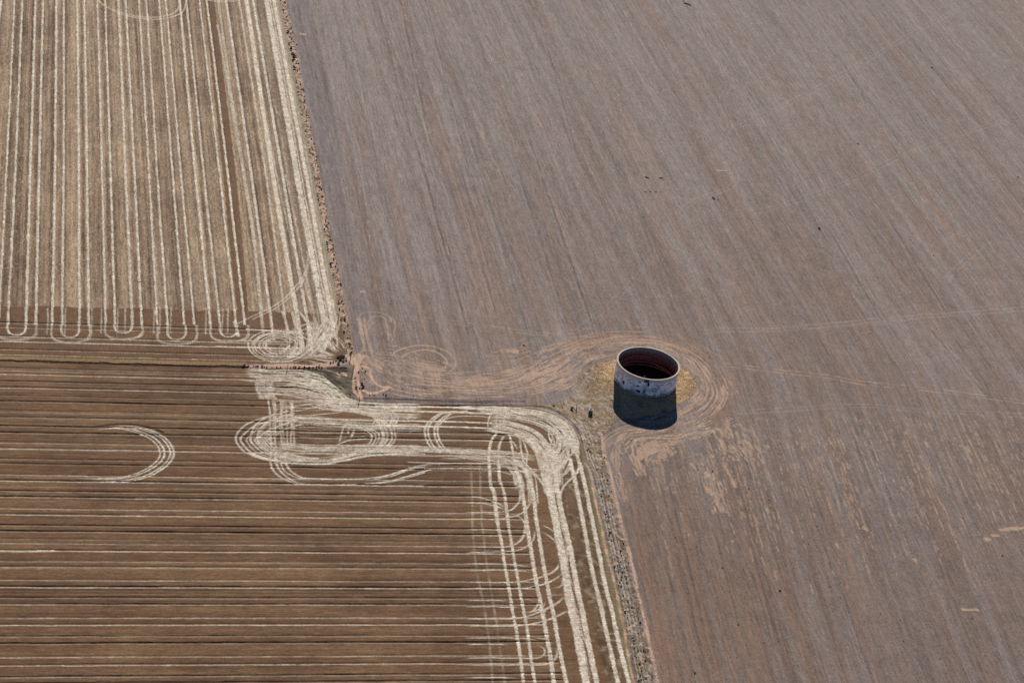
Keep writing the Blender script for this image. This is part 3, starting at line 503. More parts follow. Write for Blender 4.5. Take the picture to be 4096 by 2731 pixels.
# relief
H = .05*n2+.10*n1+.025*wn-.16*np.clip(D, 0, 1)*np.where(farm, 1, .5)+.11*np.clip(S, 0, 1)*mS*.7+.03*g1*mGrey
H = H+.10*mGrass*(sp-.3)+.12*mMarg*(sp-.4)+.10*mStrip*(sp-.5)+.05*mUp*st2*(1-mb2)
tk = sst(11.5, 10.3, dT); H = H*(1-tk)
print('range', H.min(), H.max())

# ------------------------------------------------------------------ helpers for objects
def tag(o, label=None, cat=None, group=None, kind=None):
    if label: o['label'] = label
    if cat: o['category'] = cat
    if group: o['group'] = group
    if kind: o['kind'] = kind
    return o
def mat(name, col=(.5, .5, .5), rough=.9, spec=.2):
    m = bpy.data.materials.new(name); m.use_nodes = True; b = m.node_tree.nodes['Principled BSDF']
    b.inputs['Base Color'].default_value = (*col, 1); b.inputs['Roughness'].default_value = rough; b.inputs['Specular IOR Level'].default_value = spec
    return m, m.node_tree, b
def node(nt, t, **k):
    n = nt.nodes.new(t)
    for a, v in k.items(): setattr(n, a, v)
    return n
def noisy(name, c1, c2, scale, rough=.95, bump=.0, detail=4, lo=.35, hi=.65, bd=.05, dim='Object', sc=None):
    m, nt, b = mat(name, c1, rough)
    tc = node(nt, 'ShaderNodeTexCoord'); ns = node(nt, 'ShaderNodeTexNoise'); ns.inputs['Scale'].default_value = scale; ns.inputs['Detail'].default_value = detail
    if sc:
        mp = node(nt, 'ShaderNodeMapping'); mp.inputs['Scale'].default_value = sc; nt.links.new(tc.outputs[dim], mp.inputs[0]); nt.links.new(mp.outputs[0], ns.inputs['Vector'])
    else: nt.links.new(tc.outputs[dim], ns.inputs['Vector'])
    rp = node(nt, 'ShaderNodeValToRGB'); rp.color_ramp.elements[0].position = lo; rp.color_ramp.elements[1].position = hi
    rp.color_ramp.elements[0].color = (*c1, 1); rp.color_ramp.elements[1].color = (*c2, 1)
    nt.links.new(ns.outputs['Fac'], rp.inputs[0]); nt.links.new(rp.outputs[0], b.inputs['Base Color'])
    if bump:
        bp = node(nt, 'ShaderNodeBump'); bp.inputs['Strength'].default_value = bump; bp.inputs['Distance'].default_value = bd
        nt.links.new(ns.outputs['Fac'], bp.inputs['Height']); nt.links.new(bp.outputs[0], b.inputs['Normal'])
    return m
def soil(name, scale, amp, stretch=(1, 1, 1), bump=.4, comb=(1, 1, 1), camp=.15):
    m, nt, b = mat(name, rough=1, spec=.05)
    at = node(nt, 'ShaderNodeAttribute', attribute_name='soil_colour'); tc = node(nt, 'ShaderNodeTexCoord')
    mp = node(nt, 'ShaderNodeMapping'); mp.inputs['Scale'].default_value = stretch; nt.links.new(tc.outputs['Object'], mp.inputs[0])
    ns = node(nt, 'ShaderNodeTexNoise'); ns.inputs['Scale'].default_value = scale; ns.inputs['Detail'].default_value = 5; ns.inputs['Roughness'].default_value = .65
    nt.links.new(mp.outputs[0], ns.inputs['Vector'])
    mr = node(nt, 'ShaderNodeMapRange'); mr.inputs[1].default_value = .3; mr.inputs[2].default_value = .7; mr.inputs[3].default_value = 1-amp; mr.inputs[4].default_value = 1+amp
    nt.links.new(ns.outputs['Fac'], mr.inputs[0])
    m2 = node(nt, 'ShaderNodeMapping'); m2.inputs['Scale'].default_value = comb; nt.links.new(tc.outputs['Object'], m2.inputs[0])
    n2_ = node(nt, 'ShaderNodeTexNoise'); n2_.inputs['Scale'].default_value = 1; n2_.inputs['Detail'].default_value = 4; nt.links.new(m2.outputs[0], n2_.inputs['Vector'])
    r2 = node(nt, 'ShaderNodeMapRange'); r2.inputs[1].default_value = .32; r2.inputs[2].default_value = .68; r2.inputs[3].default_value = 1-camp; r2.inputs[4].default_value = 1+camp; nt.links.new(n2_.outputs['Fac'], r2.inputs[0])
    mu = node(nt, 'ShaderNodeMath', operation='MULTIPLY'); nt.links.new(mr.outputs[0], mu.inputs[0]); nt.links.new(r2.outputs[0], mu.inputs[1])
    vm = node(nt, 'ShaderNodeVectorMath', operation='SCALE'); nt.links.new(at.outputs['Color'], vm.inputs[0]); nt.links.new(mu.outputs[0], vm.inputs['Scale'])
    nt.links.new(vm.outputs[0], b.inputs['Base Color'])
    bp = node(nt, 'ShaderNodeBump'); bp.inputs['Strength'].default_value = bump; bp.inputs['Distance'].default_value = .06
    nt.links.new(ns.outputs['Fac'], bp.inputs['Height']); nt.links.new(bp.outputs[0], b.inputs['Normal'])
    return m
def land(name, cellmask, m):
    idx = np.full(NY*NX, -1, np.int64)
    cy, cx = np.nonzero(cellmask); a = cy*NX+cx; q = np.stack([a, a+1, a+NX+1, a+NX], 1)
    u = np.unique(q); idx[u] = np.arange(len(u)); q = idx[q].astype(np.int32)
    me = bpy.data.meshes.new(name); me.vertices.add(len(u)); me.loops.add(q.size); me.polygons.add(len(q))
    co = np.stack([XX.ravel()[u], YY.ravel()[u], H.ravel()[u]], 1).astype(np.float32); me.vertices.foreach_set('co', co.ravel())
    me.loops.foreach_set('vertex_index', q.ravel()); me.polygons.foreach_set('loop_start', np.arange(0, q.size, 4, dtype=np.int32))
    me.update(calc_edges=True)
    ca = me.attributes.new('soil_colour', 'FLOAT_COLOR', 'POINT'); c4_ = np.ones((len(u), 4), np.float32); c4_[:, :3] = col.reshape(-1, 3)[u]; ca.data.foreach_set('color', c4_.ravel())
    me.polygons.foreach_set('use_smooth', np.ones(len(q), bool)); me.materials.append(m)
    o = bpy.data.objects.new(name, me); C.objects.link(o); return tag(o, kind='structure')
cell = vis[:-1, :-1] & vis[1:, 1:] & vis[1:, :-1] & vis[:-1, 1:]
cu = cell & mUp[:-1, :-1]; cl = cell & mLow[:-1, :-1] & ~cu; cm = cell & (mStrip | mMarg | mGrass)[:-1, :-1] & ~cu & ~cl; cg = cell & ~cu & ~cl & ~cm
land('stubble_field', cu, soil('stubble_soil', 1.6, .22, (1.6, .7, 1), comb=(2.4, .3, 1), camp=.2))
land('ploughed_field', cl, soil('ploughed_soil', 1.6, .22, (.7, 1.4, 1), comb=(.25, 2.0, 1), camp=.18))
land('field_margin', cm, soil('margin_soil', 2.0, .3, bump=.8, comb=(2, .8, 1)))
land('fallow_field', cg, soil('fallow_soil', 1.8, .17, (1.2, .8, 1), comb=(1.7, .16, 1), camp=.16))
# the land beyond, to the horizon
me = bpy.data.meshes.new('ground'); bm = bmesh.new()
vs = [bm.verts.new((x, y, -.55)) for x, y in ((-9000, -9000), (9000, -9000), (9000, 9000), (-9000, 9000))]; bm.faces.new(vs); bm.to_mesh(me); bm.free()
me.materials.append(noisy('distant_soil', tuple(L3(116, 102, 92)), tuple(L3(140, 128, 118)), .25, bump=.2, sc=(1, .02, 1)))
go = bpy.data.objects.new('ground', me); C.objects.link(go); tag(go, kind='structure')

def Hz(x, y):
    i = int(round((x-X0)/DX)); j = int(round(np.interp(y, ys, np.arange(NY))))
    return float(H[min(max(j, 0), NY-1), min(max(i, 0), NX-1)])
def mesh_obj(name, bm, m, parent=None, loc=(0, 0, 0), smooth=False):
    me = bpy.data.meshes.new(name); bm.normal_update(); bm.to_mesh(me); bm.free(); me.materials.append(m)
    if smooth:
        for p in me.polygons: p.use_smooth = True
    o = bpy.data.objects.new(name, me); C.objects.link(o); o.location = loc
    if parent: o.parent = parent
    return o
def empty(name, loc=(0, 0, 0), rz_=0):
    o = bpy.data.objects.new(name, None); C.objects.link(o); o.location = loc; o.rotation_euler.z = rz_; return o
def lathe(prof, n=128, closed=False, wob=None):
    bm = bmesh.new(); rings = []
    for r, z in prof:
        rings.append([bm.verts.new((r*math.cos(2*math.pi*k/n), r*math.sin(2*math.pi*k/n), z)) for k in range(n)])
    rr = list(zip(rings, rings[1:]))
    if closed: rr.append((rings[-1], rings[0]))
    for a, b in rr:
        for k in range(n): bm.faces.new((a[k], a[(k+1) % n], b[(k+1) % n], b[k]))
    return bm
def tube(bm, p, q, r, n=8, r2=None):
    p = Vector(p); q = Vector(q); d = (q-p).normalized(); a = d.orthogonal().normalized(); b = d.cross(a); r2 = r if r2 is None else r2
    A = [bm.verts.new(p+(a*math.cos(t)+b*math.sin(t))*r) for t in np.linspace(0, 2*math.pi, n, endpoint=False)]
    B = [bm.verts.new(q+(a*math.cos(t)+b*math.sin(t))*r2) for t in np.linspace(0, 2*math.pi, n, endpoint=False)]
    for k in range(n): bm.faces.new((A[k], A[(k+1) % n], B[(k+1) % n], B[k]))
    bm.faces.new(A[::-1]); bm.faces.new(B)
def box(bm, c, s, M=None):
    r = bmesh.ops.create_cube(bm, size=1)['verts']
    for v in r:
        v.co = Vector((v.co.x*s[0]+c[0], v.co.y*s[1]+c[1], v.co.z*s[2]+c[2]))
        if M: v.co = M @ v.co

# ------------------------------------------------------------------ the tank
RO = DIA/2
def peeling():
    m, nt, b = mat('flaking_white_paint', rough=.85, spec=.2); lk = nt.links.new
    tc = node(nt, 'ShaderNodeTexCoord'); sx = node(nt, 'ShaderNodeSeparateXYZ'); lk(tc.outputs['Object'], sx.inputs[0])
    an = node(nt, 'ShaderNodeMath', operation='ARCTAN2'); lk(sx.outputs[1], an.inputs[0]); lk(sx.outputs[0], an.inputs[1])
    ar = node(nt, 'ShaderNodeMath', operation='MULTIPLY'); lk(an.outputs[0], ar.inputs[0]); ar.inputs[1].default_value = RO
    cb = node(nt, 'ShaderNodeCombineXYZ'); lk(ar.outputs[0], cb.inputs[0]); lk(sx.outputs[2], cb.inputs[1])
    def noise(scale, sx_, sy_, det, off):
        mp = node(nt, 'ShaderNodeMapping'); mp.inputs['Scale'].default_value = (sx_, sy_, 1); mp.inputs['Location'].default_value = (off, off*.7, 0); lk(cb.outputs[0], mp.inputs[0])
        n = node(nt, 'ShaderNodeTexNoise'); n.inputs['Scale'].default_value = scale; n.inputs['Detail'].default_value = det; lk(mp.outputs[0], n.inputs['Vector']); return n.outputs['Fac']
    def ramp(v, lo, hi):
        r = node(nt, 'ShaderNodeMapRange'); r.interpolation_type = 'SMOOTHSTEP'; r.inputs[1].default_value = lo; r.inputs[2].default_value = hi; lk(v, r.inputs[0]); return r.outputs[0]
    def mixc(f, a, c):
        x = node(nt, 'ShaderNodeMix', data_type='RGBA'); lk(f, x.inputs[0])
        if isinstance(a, tuple): x.inputs[6].default_value = (*a, 1)
        else: lk(a, x.inputs[6])
        if isinstance(c, tuple): x.inputs[7].default_value = (*c, 1)
        else: lk(c, x.inputs[7])
        return x.outputs[2]
    def mth(op, a, c):
        x = node(nt, 'ShaderNodeMath', operation=op); x.use_clamp = True
        for i, v in enumerate((a, c)):
            if isinstance(v, float): x.inputs[i].default_value = v
            else: lk(v, x.inputs[i])
        return x.outputs[0]
    c = mixc(ramp(noise(.6, 1, .25, 2, 0), .35, .65), (.97, .91, .88), (.88, .81, .80))
    c = mixc(ramp(noise(.7, 1.4, .12, 2, 9), .54, .62), c, (.74, .66, .62))                       # vertical streaks of thin paint
    low = ramp(sx.outputs[2], 2.6, .2)
    pat = ramp(noise(.30, 1, 1.4, 3, 31), .53, .57); c = mixc(mth('MULTIPLY', pat, .7), c, (.50, .43, .40))   # bare render showing
    lowm = ramp(mth('ADD', mth('MULTIPLY', low, .34), mth('MULTIPLY', noise(.6, 1, 1, 5, 50), .75)), .56, .70); c = mixc(mth('MULTIPLY', lowm, .9), c, (.36, .28, .25))
    blk = ramp(noise(.45, 1, .8, 1, 77), .70, .715); c = mixc(blk, c, (.035, .04, .06))             # holes and tar marks
    # pale block joints
    lk(c, b.inputs['Base Color'])
    bp = node(nt, 'ShaderNodeBump'); bp.inputs['Strength'].default_value = .5; bp.inputs['Distance'].default_value = .05; lk(pat, bp.inputs['Height']); lk(bp.outputs[0], b.inputs['Normal'])
    return m
def lining():
    m, nt, b = mat('stained_red_lining', rough=.9, spec=.1); lk = nt.links.new
    tc = node(nt, 'ShaderNodeTexCoord'); sx = node(nt, 'ShaderNodeSeparateXYZ'); lk(tc.outputs['Object'], sx.inputs[0])
    mp = node(nt, 'ShaderNodeMapping'); mp.inputs['Scale'].default_value = (.06, .06, 2.6); lk(tc.outputs['Object'], mp.inputs[0])
    n = node(nt, 'ShaderNodeTexNoise'); n.inputs['Scale'].default_value = 1.; n.inputs['Detail'].default_value = 3; n.inputs['Roughness'].default_value = .4; lk(mp.outputs[0], n.inputs['Vector'])
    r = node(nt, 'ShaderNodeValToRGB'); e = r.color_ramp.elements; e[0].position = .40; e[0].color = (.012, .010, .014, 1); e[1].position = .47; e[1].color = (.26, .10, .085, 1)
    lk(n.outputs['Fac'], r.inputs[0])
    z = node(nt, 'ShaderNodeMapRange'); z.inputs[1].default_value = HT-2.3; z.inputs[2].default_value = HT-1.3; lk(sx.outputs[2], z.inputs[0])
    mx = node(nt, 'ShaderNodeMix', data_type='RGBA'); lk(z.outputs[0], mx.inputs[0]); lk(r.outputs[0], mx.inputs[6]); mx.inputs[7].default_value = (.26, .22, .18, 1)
    lk(mx.outputs[2], b.inputs['Base Color']); return m
M_beige = noisy('beige_concrete', (.34, .30, .23), (.44, .39, .31), 1.2, .85, .15)
tank = tag(empty('water_tank'), 'large open round concrete tank with flaking white walls on a grassy mound', 'tank')
def cylhit(px, py, rad):
    v = ray(px, py); a = v[0]**2+v[1]**2; b = 2*(CAM[0]*v[0]+CAM[1]*v[1]); c = CAM[0]**2+CAM[1]**2-rad**2
    t = (-b-math.sqrt(b*b-4*a*c))/(2*a); p = CAM+v*t; return math.atan2(p[1], p[0]), p[2]
wb = lathe([(RO-.12, -.4), (RO-.10, HT-1.25), (RO-.35, HT-1.25), (RO-.35, -.4)], 160, True)
def patch(px, py, w, h, mi, sd):
    """a flake of lost paint on the wall surface, ragged outline, 1 cm proud of it"""
    a0, z0 = cylhit(px, py, RO-.1); q = random.Random(sd); n = 22; cen = []
    ring_ = []
    for k in range(n):
        t = 2*math.pi*k/n; m_ = max(abs(math.cos(t)), abs(math.sin(t)))**-.7*q.uniform(.75, 1.1)
        ring_.append((math.cos(t)*w/2*m_, math.sin(t)*h/2*m_))
    P = lambda u, v: (( RO-.085)*math.cos(a0+u/RO), (RO-.085)*math.sin(a0+u/RO), min(max(z0+v, .02), HT-1.3))
    c_ = wb.verts.new(P(0, 0)); half = [wb.verts.new(P(u*.5, v*.5)) for u, v in ring_]; out = [wb.verts.new(P(u, v)) for u, v in ring_]
    for k in range(n):
        k2 = (k+1) % n
        for f in ((c_, half[k], half[k2]), (half[k], out[k], out[k2], half[k2])): wb.faces.new(f).material_index = mi
for k, (px, py, w, h, mi) in enumerate([(2494, 1529, .8, 1.3, 1), (2487, 1523, .4, .5, 1), (2553, 1544, .45, .5, 1), (2553, 1564, 1.5, 1.0, 1), (2577, 1563, .6, 1.3, 1), (2598, 1570, .55, .3, 1), (2661, 1558, .35, .6, 1), (2692, 1553, .3, .5, 1), (2594, 1542, .3, .5, 1),
        (2492, 1503, .6, 1.3, 2), (2515, 1520, .4, .6, 2), (2538, 1541, .6, .9, 2), (2618, 1560, 2.6, 2.0, 2), (2636, 1541, 4.0, .45, 2), (2634, 1550, 1., 1.6, 2), (2700, 1520, 1.2, .7, 2), (2679, 1530, .9, .5, 2), (2560, 1520, 1.0, 2.4, 2), (2474, 1535, 1.2, 1.6, 3), (2520, 1566, 3.5, .8, 3), (2600, 1585, 4., .7, 3), (2655, 1580, 3., .5, 3)]): patch(px, py, w, h, mi, k)
wo = mesh_obj('wall', wb, peeling(), tank, smooth=False)
for nm, a_, b_ in (('tar_black', (.015, .018, .03), (.05, .05, .07)), ('bare_render', (.44, .37, .35), (.56, .49, .47)), ('damp_render', (.20, .14, .13), (.34, .27, .25))): wo.data.materials.append(noisy(nm, a_, b_, 1.5, .9, .2))
mesh_obj('ring_beam', lathe([(RO-.40, HT-1.24), (RO-.04, HT-1.24), (RO-.02, HT-.16), (RO-.40, HT-.16)], 160, True), noisy('weathered_beam', (.62, .51, .37), (.72, .60, .45), 1.5, .9, .15), tank)
mesh_obj('rim', lathe([(RO-.46, HT-.155), (RO+.06, HT-.155), (RO+.06, HT-.02), (RO+.02, HT+.02), (RO-.42, HT+.02), (RO-.46, HT-.02)], 160, True), M_beige, tank)
mesh_obj('lining', lathe([(RO-.52, HT-.16), (RO-.52, .02), (RO-.56, .02), (RO-.56, HT-.16)], 160, True), lining(), tank)
for k, z in enumerate((HT-1.55, HT-2.5, HT-3.05, HT-3.6)):
    for a0, a1 in ((.30, 1.18), (1.22, 1.95), (2.0, 2.9)):
        if (k*3+int(a0)) % 4 == 3: continue
        bm = bmesh.new(); n = 30
        P = [(( RO-.60)*math.cos(a), (RO-.60)*math.sin(a)) for a in np.linspace(a0+.1*k*.5, a1, n)]
        for (xa, ya), (xb, yb) in zip(P, P[1:]): tube(bm, (xa, ya, z), (xb, yb, z), .07, 6)
        mesh_obj('hoop', bm, noisy('rusty_hoop', (.02, .014, .014), (.05, .03, .026), 3), tank)
# floor: black bottom sludge
bm = lathe([(RO-.55, .06), (4, .04), (.05, .03)], 96); m, nt, b = mat('black_sludge', (.006, .006, .008), .45, .2)
mesh_obj('floor', bm, m, tank, smooth=True)
# buttress with dark inlet box below the rim, facing the camera
af = math.atan2(*(np.array(G(2574, 1590))[::-1]))
bm = bmesh.new(); Mt = Matrix.Rotation(af, 4, 'Z'); box(bm, (RO+.02, 0, HT-.75), (.22, 1.5, .95), Mt); bmesh.ops.bevel(bm, geom=bm.edges, offset=.03, segments=1)
mesh_obj('inlet_box', bm, noisy('dark_tarred_panel', (.05, .055, .06), (.12, .12, .13), 1.5), tank)
bm = bmesh.new(); box(bm, (RO+.0, .75, HT-1.85), (.16, .5, 1.1), Mt); mesh_obj('outlet', bm, noisy('black_tar', (.015, .015, .02), (.05, .04, .045), 2), tank)
bm = bmesh.new(); tube(bm, Mt @ Vector((RO+.06, .32, -.1)), Mt @ Vector((RO+.06, .32, HT-1.2)), .09, 8); mesh_obj('downpipe', bm, noisy('galvanised_pipe', (.42, .42, .46), (.55, .54, .58), 4, .6), tank, smooth=True)
bm = bmesh.new()
for s_ in (-.25, .25): tube(bm, Mt @ Vector((RO-.75, -1.2+s_, .1)), Mt @ Vector((RO-.70, -1.2+s_, HT+.1)), .03, 6)
for k in range(16): tube(bm, Mt @ Vector((RO-.74, -1.45, .4+k*.38)), Mt @ Vector((RO-.74, -.95, .4+k*.38)), .02, 6)
mesh_obj('ladder', bm, noisy('ladder_steel', (.2, .19, .18), (.3, .28, .26), 4), tank)
# white float bobbing inside
x, y = G(2578, 1504, .4)
bm = bmesh.new(); bmesh.ops.create_uvsphere(bm, u_segments=16, v_segments=10, radius=.2); tube(bm, (0, 0, .15), (0, 0, .3), .04); tube(bm, (.15, 0, 0), (.6, .1, .02), .04)
fl = mesh_obj('float', bm, noisy('white_plastic', (.75, .75, .75), (.85, .85, .85), 2, .5), loc=(x, y, .30), smooth=True); tag(fl, 'small white float inside the dark tank near its front wall', 'float')
# small concrete ring
x, y = G(2362, 1648)
tr = tag(empty('concrete_ring', (x, y, 0)), 'small pale concrete well ring standing in dry grass left of the tank', 'well ring')
M_conc = noisy('dark_shaded_concrete', (.07, .07, .075), (.14, .13, .13), 3, .9, .3)  # shade on the ring wall painted as a darker concrete
mesh_obj('wall', lathe([(.64, .1), (.64, .85), (.50, .85), (.50, .1)], 40, True), M_conc, tr, smooth=False)
mesh_obj('lip', lathe([(.47, .853), (.70, .853), (.70, .98), (.47, .98)], 40, True), noisy('pale_concrete', (.36, .35, .33), (.46, .45, .42), 3), tr)
mesh_obj('base', lathe([(.48, -.2), (.76, -.2), (.76, .097), (.48, .097)], 40, True), bpy.data.materials['pale_concrete'], tr)
bm = lathe([(.495, .25), (.02, .25)], 24); mesh_obj('bottom', bm, mat('dark_silt', (.008, .008, .01))[0], tr)

# ------------------------------------------------------------------ posts
M_wood = noisy('grey_post_wood', (.10, .085, .07), (.2, .17, .14), 6, sc=(1, 1, .2))
def post(px, py, h, r, label, lean=(0, 0), brace=False, m=None):
    x, y = G(px, py); z = Hz(x, y)
    o = empty('fence_post', (x, y, z)); tag(o, label, 'post', 'posts of the old fence line')
    bm = bmesh.new(); tube(bm, (0, 0, -.3), (lean[0], lean[1], h), r, 10, r*.85); mesh_obj('shaft', bm, m or M_wood, o, smooth=False)
    bm = bmesh.new(); tube(bm, (lean[0], lean[1], h), (lean[0], lean[1], h+.04), r*.9, 10, r*.5); mesh_obj('cap', bm, M_wood, o)
    if brace: bm = bmesh.new(); tube(bm, (0, 0, h*.8), (-1.4, .1, -.05), r*.7, 8); mesh_obj('brace', bm, M_wood, o)
    return o
post(1402, 1429, 1.5, .13, 'leaning dark corner post at the foot of the shrubby strip, above the sandy patch', (.1, 0))
post(1437, 1603, 1.5, .11, 'tall dark post at the left end of the ditch along the straw tracks', (0, 0))
post(1150, 1473, 1.5, .09, 'thin post standing in the pink dirt track left of the green bushes')
post(1216, 1470, 1.2, .07, 'short thin post in the dirt track, nearer the green bushes')
post(2306, 1627, 1.2, .12, 'pale grey post beside the stony path left of the small concrete ring', (0, 0), False, noisy('silver_post', (.3, .28, .26), (.42, .4, .38), 5))
# open gate at the track corner: dark and leaning away from the track
xa, ya = G(1411, 1488); gx, gy = G(1414, 1472)
gt = tag(empty('farm_gate', (xa, ya, 0), math.atan2(gy-ya, gx-xa)), 'dark narrow farm gate standing open beside the sandy track corner', 'gate')
gl = math.hypot(gx-xa, gy-ya); M_gate = noisy('dark_gate_metal', (.03, .02, .02), (.07, .04, .035), 5)
for xx in (0, gl): bm = bmesh.new(); tube(bm, (xx, 0, -.2), (xx, 0, 1.45), .09, 8); mesh_obj('post', bm, M_gate, gt)
for zz in (.25, .55, .85, 1.15, 1.38): bm = bmesh.new(); tube(bm, (.09, 0, zz), (gl-.09, 0, zz), .045, 6); mesh_obj('rail', bm, M_gate, gt)

# ------------------------------------------------------------------ shrubs
def leafcol(name, a, b): return noisy(name, a, b, 2.5, .95, 0, 3)
M_green = leafcol('bush_green', (.07, .10, .06), (.15, .18, .11)); M_dark = leafcol('bush_dark', (.07, .075, .05), (.15, .145, .10)); M_dry = leafcol('bush_dry', (.30, .23, .14), (.50, .40, .26)); M_brn = leafcol('bush_brown', (.15, .115, .08), (.30, .235, .16)); M_stem = leafcol('bush_stem', (.10, .07, .05), (.18, .13, .1))
def crown(rad, hgt, n, seed, leaf=.14):
    r = random.Random(seed); bm = bmesh.new()
    lob = [(r.uniform(-.4, .4)*rad, r.uniform(-.4, .4)*rad, r.uniform(.35, .7)*hgt, r.uniform(.45, .8)) for _ in range(5)]
    for k in range(n):
        cx, cy, cz, q = r.choice(lob); d = Vector((r.gauss(0, 1), r.gauss(0, 1), r.gauss(0, .8))).normalized()*r.random()**.4
        p = Vector((cx+d.x*rad*q, cy+d.y*rad*q, max(.03, cz+d.z*hgt*.5*q)))
        u = Vector((r.gauss(0, 1), r.gauss(0, 1), r.gauss(0, 1))).normalized(); v = u.orthogonal().normalized(); s = leaf*r.uniform(.6, 1.4)
        vs = [bm.verts.new(p+u*s), bm.verts.new(p+v*s*.6), bm.verts.new(p-u*s), bm.verts.new(p-v*s*.6)]; bm.faces.new(vs)
    return bm
def stems(rad, hgt, seed):
    r = random.Random(seed); bm = bmesh.new()
    for k in range(5): a = r.uniform(0, 6.28); tube(bm, (0, 0, -.1), (math.cos(a)*rad*.5, math.sin(a)*rad*.5, hgt*.6), .03*max(rad, .5), 5, .012)
    return bm
def bush(name, rad, hgt, n, seed, m, leaf=.14):
    o = empty(name, (0, 0, -50)); mesh_obj('foliage', crown(rad, hgt, n, seed, leaf), m, o); mesh_obj('stem', stems(rad, hgt, seed), M_stem, o); return o
def copy_tree(o):
    c = o.copy(); C.objects.link(c)
    for ch in o.children: d = ch.copy(); C.objects.link(d); d.parent = c
    return c
protos = {}
def put(kind, px, py, s, label, group, cat='shrub', world=False):
    spec = {'green': ('green_bush', 1., .95, 420, M_green, .13), 'dark': ('dark_shrub', .9, .9, 380, M_dark, .12), 'dry': ('dry_shrub', .55, .5, 160, M_dry, .10), 'brown': ('brown_shrub', .5, .5, 160, M_brn, .10)}[kind]
    used = protos.setdefault(kind, [])
    v = len(used)
    if v < 3:
        o = bush(spec[0], spec[1], spec[2], spec[3], 100+v*7+len(kind), spec[4], spec[5]); used.append([o, o])
    else: o = copy_tree(used[random.randrange(3)][0]); used.append([o, o])
    x, y = (px, py) if world else G(px, py)
    o.location = (x, y, Hz(x, y)-.03); o.rotation_euler.z = random.uniform(0, 6.28); o.scale = (s, s, s*random.uniform(.85, 1.1))
    tag(o, label, cat, group); return o
z1 = lambda x, y: (1280+x/6.532, 1380+y/6.532)
named = [('green', 540, 380, 1.25, 'largest grey-green bush in the clump by the sandy track corner'), ('green', 490, 480, 1.15, 'dark green round bush on the near edge of the track-corner clump'), ('green', 620, 415, .9, 'green bush at the right of the track-corner clump'), ('green', 685, 405, .7, 'small green bush at the far right end of the track-corner clump'),
         ('green', 620, 300, 1.2, 'spreading pale green bush behind the clump beside the brown stubble'), ('green', 480, 310, 1.2, 'pale green sprawling bush on the straw above the clump'), ('green', 545, 290, .9, 'pale green bush between two sprawling bushes above the clump'), ('dark', 415, 425, .6, 'dark small bush just left of the track-corner clump'), ('dark', 350, 450, .75, 'dark low bush, second of the row left of the clump'), ('dark', 275, 465, .85, 'dark round bush at the left end of the row by the clump'),
         ('dark', 690, 335, .5, 'small dark bush above the right end of the clump'), ('green', 605, 440, .6, 'small dark green bush below the middle of the clump'),
         ('dark', 800, 225, .95, 'dark shrub beside the leaning corner post at the foot of the strip'), ('dark', 1000, 705, .85, 'dark round shrub beside the two-rut sandy path, nearest the gate'), ('brown', 1105, 605, .9, 'small brown shrub on grey soil right of the sandy path top'), ('dark', 1180, 690, .7, 'dark shrub alone on the grey soil inside the sandy curve'), ('brown', 1165, 878, .8, 'brown shrub in the middle of the grey patch inside the sandy curve'),
         ('dark', 1095, 1000, 1.0, 'black-green shrub at the right edge of the two-rut path'), ('dark', 1120, 1085, 1.15, 'largest black-green shrub at the lower end of the two-rut path'), ('dark', 955, 1110, .9, 'dark shrub at the lower left end of the two-rut path'), ('dark', 1040, 1115, .6, 'small dark shrub between two larger ones at the lower end of the path'), ('brown', 918, 855, .9, 'brown shrub between the ruts of the sandy path'), ('brown', 920, 955, .8, 'low brown shrub on the left rut of the path'), ('brown', 1048, 925, .6, 'tiny brown shrub right of the ruts'),
         ('brown', 515, 710, .9, 'dark tuft on a pale sandy spot below the dark hollow'), ('brown', 740, 770, 1.0, 'dark tuft on the pale sandy spot left of the gate'), ('brown', 790, 1280, 1., 'brown shrub at the edge of the straw below the two-rut path'), ('brown', 1420, 1305, 1., 'brown shrub above the ditch, middle of its three neighbours'), ('brown', 1300, 1310, .9, 'brown shrub above the ditch, left of its neighbours'), ('brown', 1370, 1280, .6, 'small brown shrub above the ditch between two larger ones'), ('brown', 1660, 1285, 1., 'brown shrub above the ditch, left of a rusty shrub'), ('dry', 1730, 1310, 1.3, 'rusty dry shrub above the ditch near the straw tracks')]
for k, x, y, s, lab in named: put(k, *z1(x, y), s*.55, lab, 'shrubs around the track corner')
z7 = lambda x, y: (900+x/5.6, 1420+y/5.6)
for x, y, s in [(390, 250, .7), (430, 240, .9), (490, 262, .8), (530, 250, .6), (640, 250, .5), (690, 258, .6), (740, 255, .9), (830, 255, .95), (880, 262, .6), (940, 268, .6), (1050, 270, .4), (1155, 268, .5), (1190, 275, .3), (1240, 268, .5), (1478, 275, .6), (1540, 268, .7), (1585, 268, .8), (1660, 270, .7), (1780, 268, .7), (1890, 272, .7), (1975, 275, .75), (2050, 270, .9), (2160, 285, .9), (2110, 250, .8)]:
    put('dark', *z7(x, y), s*.58, 'small dark shrub in the thin row along the pink dirt track', 'row of small shrubs along the dirt track')
zs = [(60, 55, .6), (18, 215, .6), (118, 668, .95), (145, 922, .7), (182, 1008, .8), (182, 1040, .8), (205, 1125, .8), (238, 1152, .8), (240, 1225, 1.1), (262, 1435, .9), (240, 1390, .6), (298, 940, .5)]
for x, y, s in zs: put('dark', 1130+x/5.223, y/5.223, s*.85, 'dark round shrub on the far end of the sandy strip between the upper fields', 'dark shrubs on the far end of the sandy strip')
SL = np.array(stripL); SR = np.array(stripR)
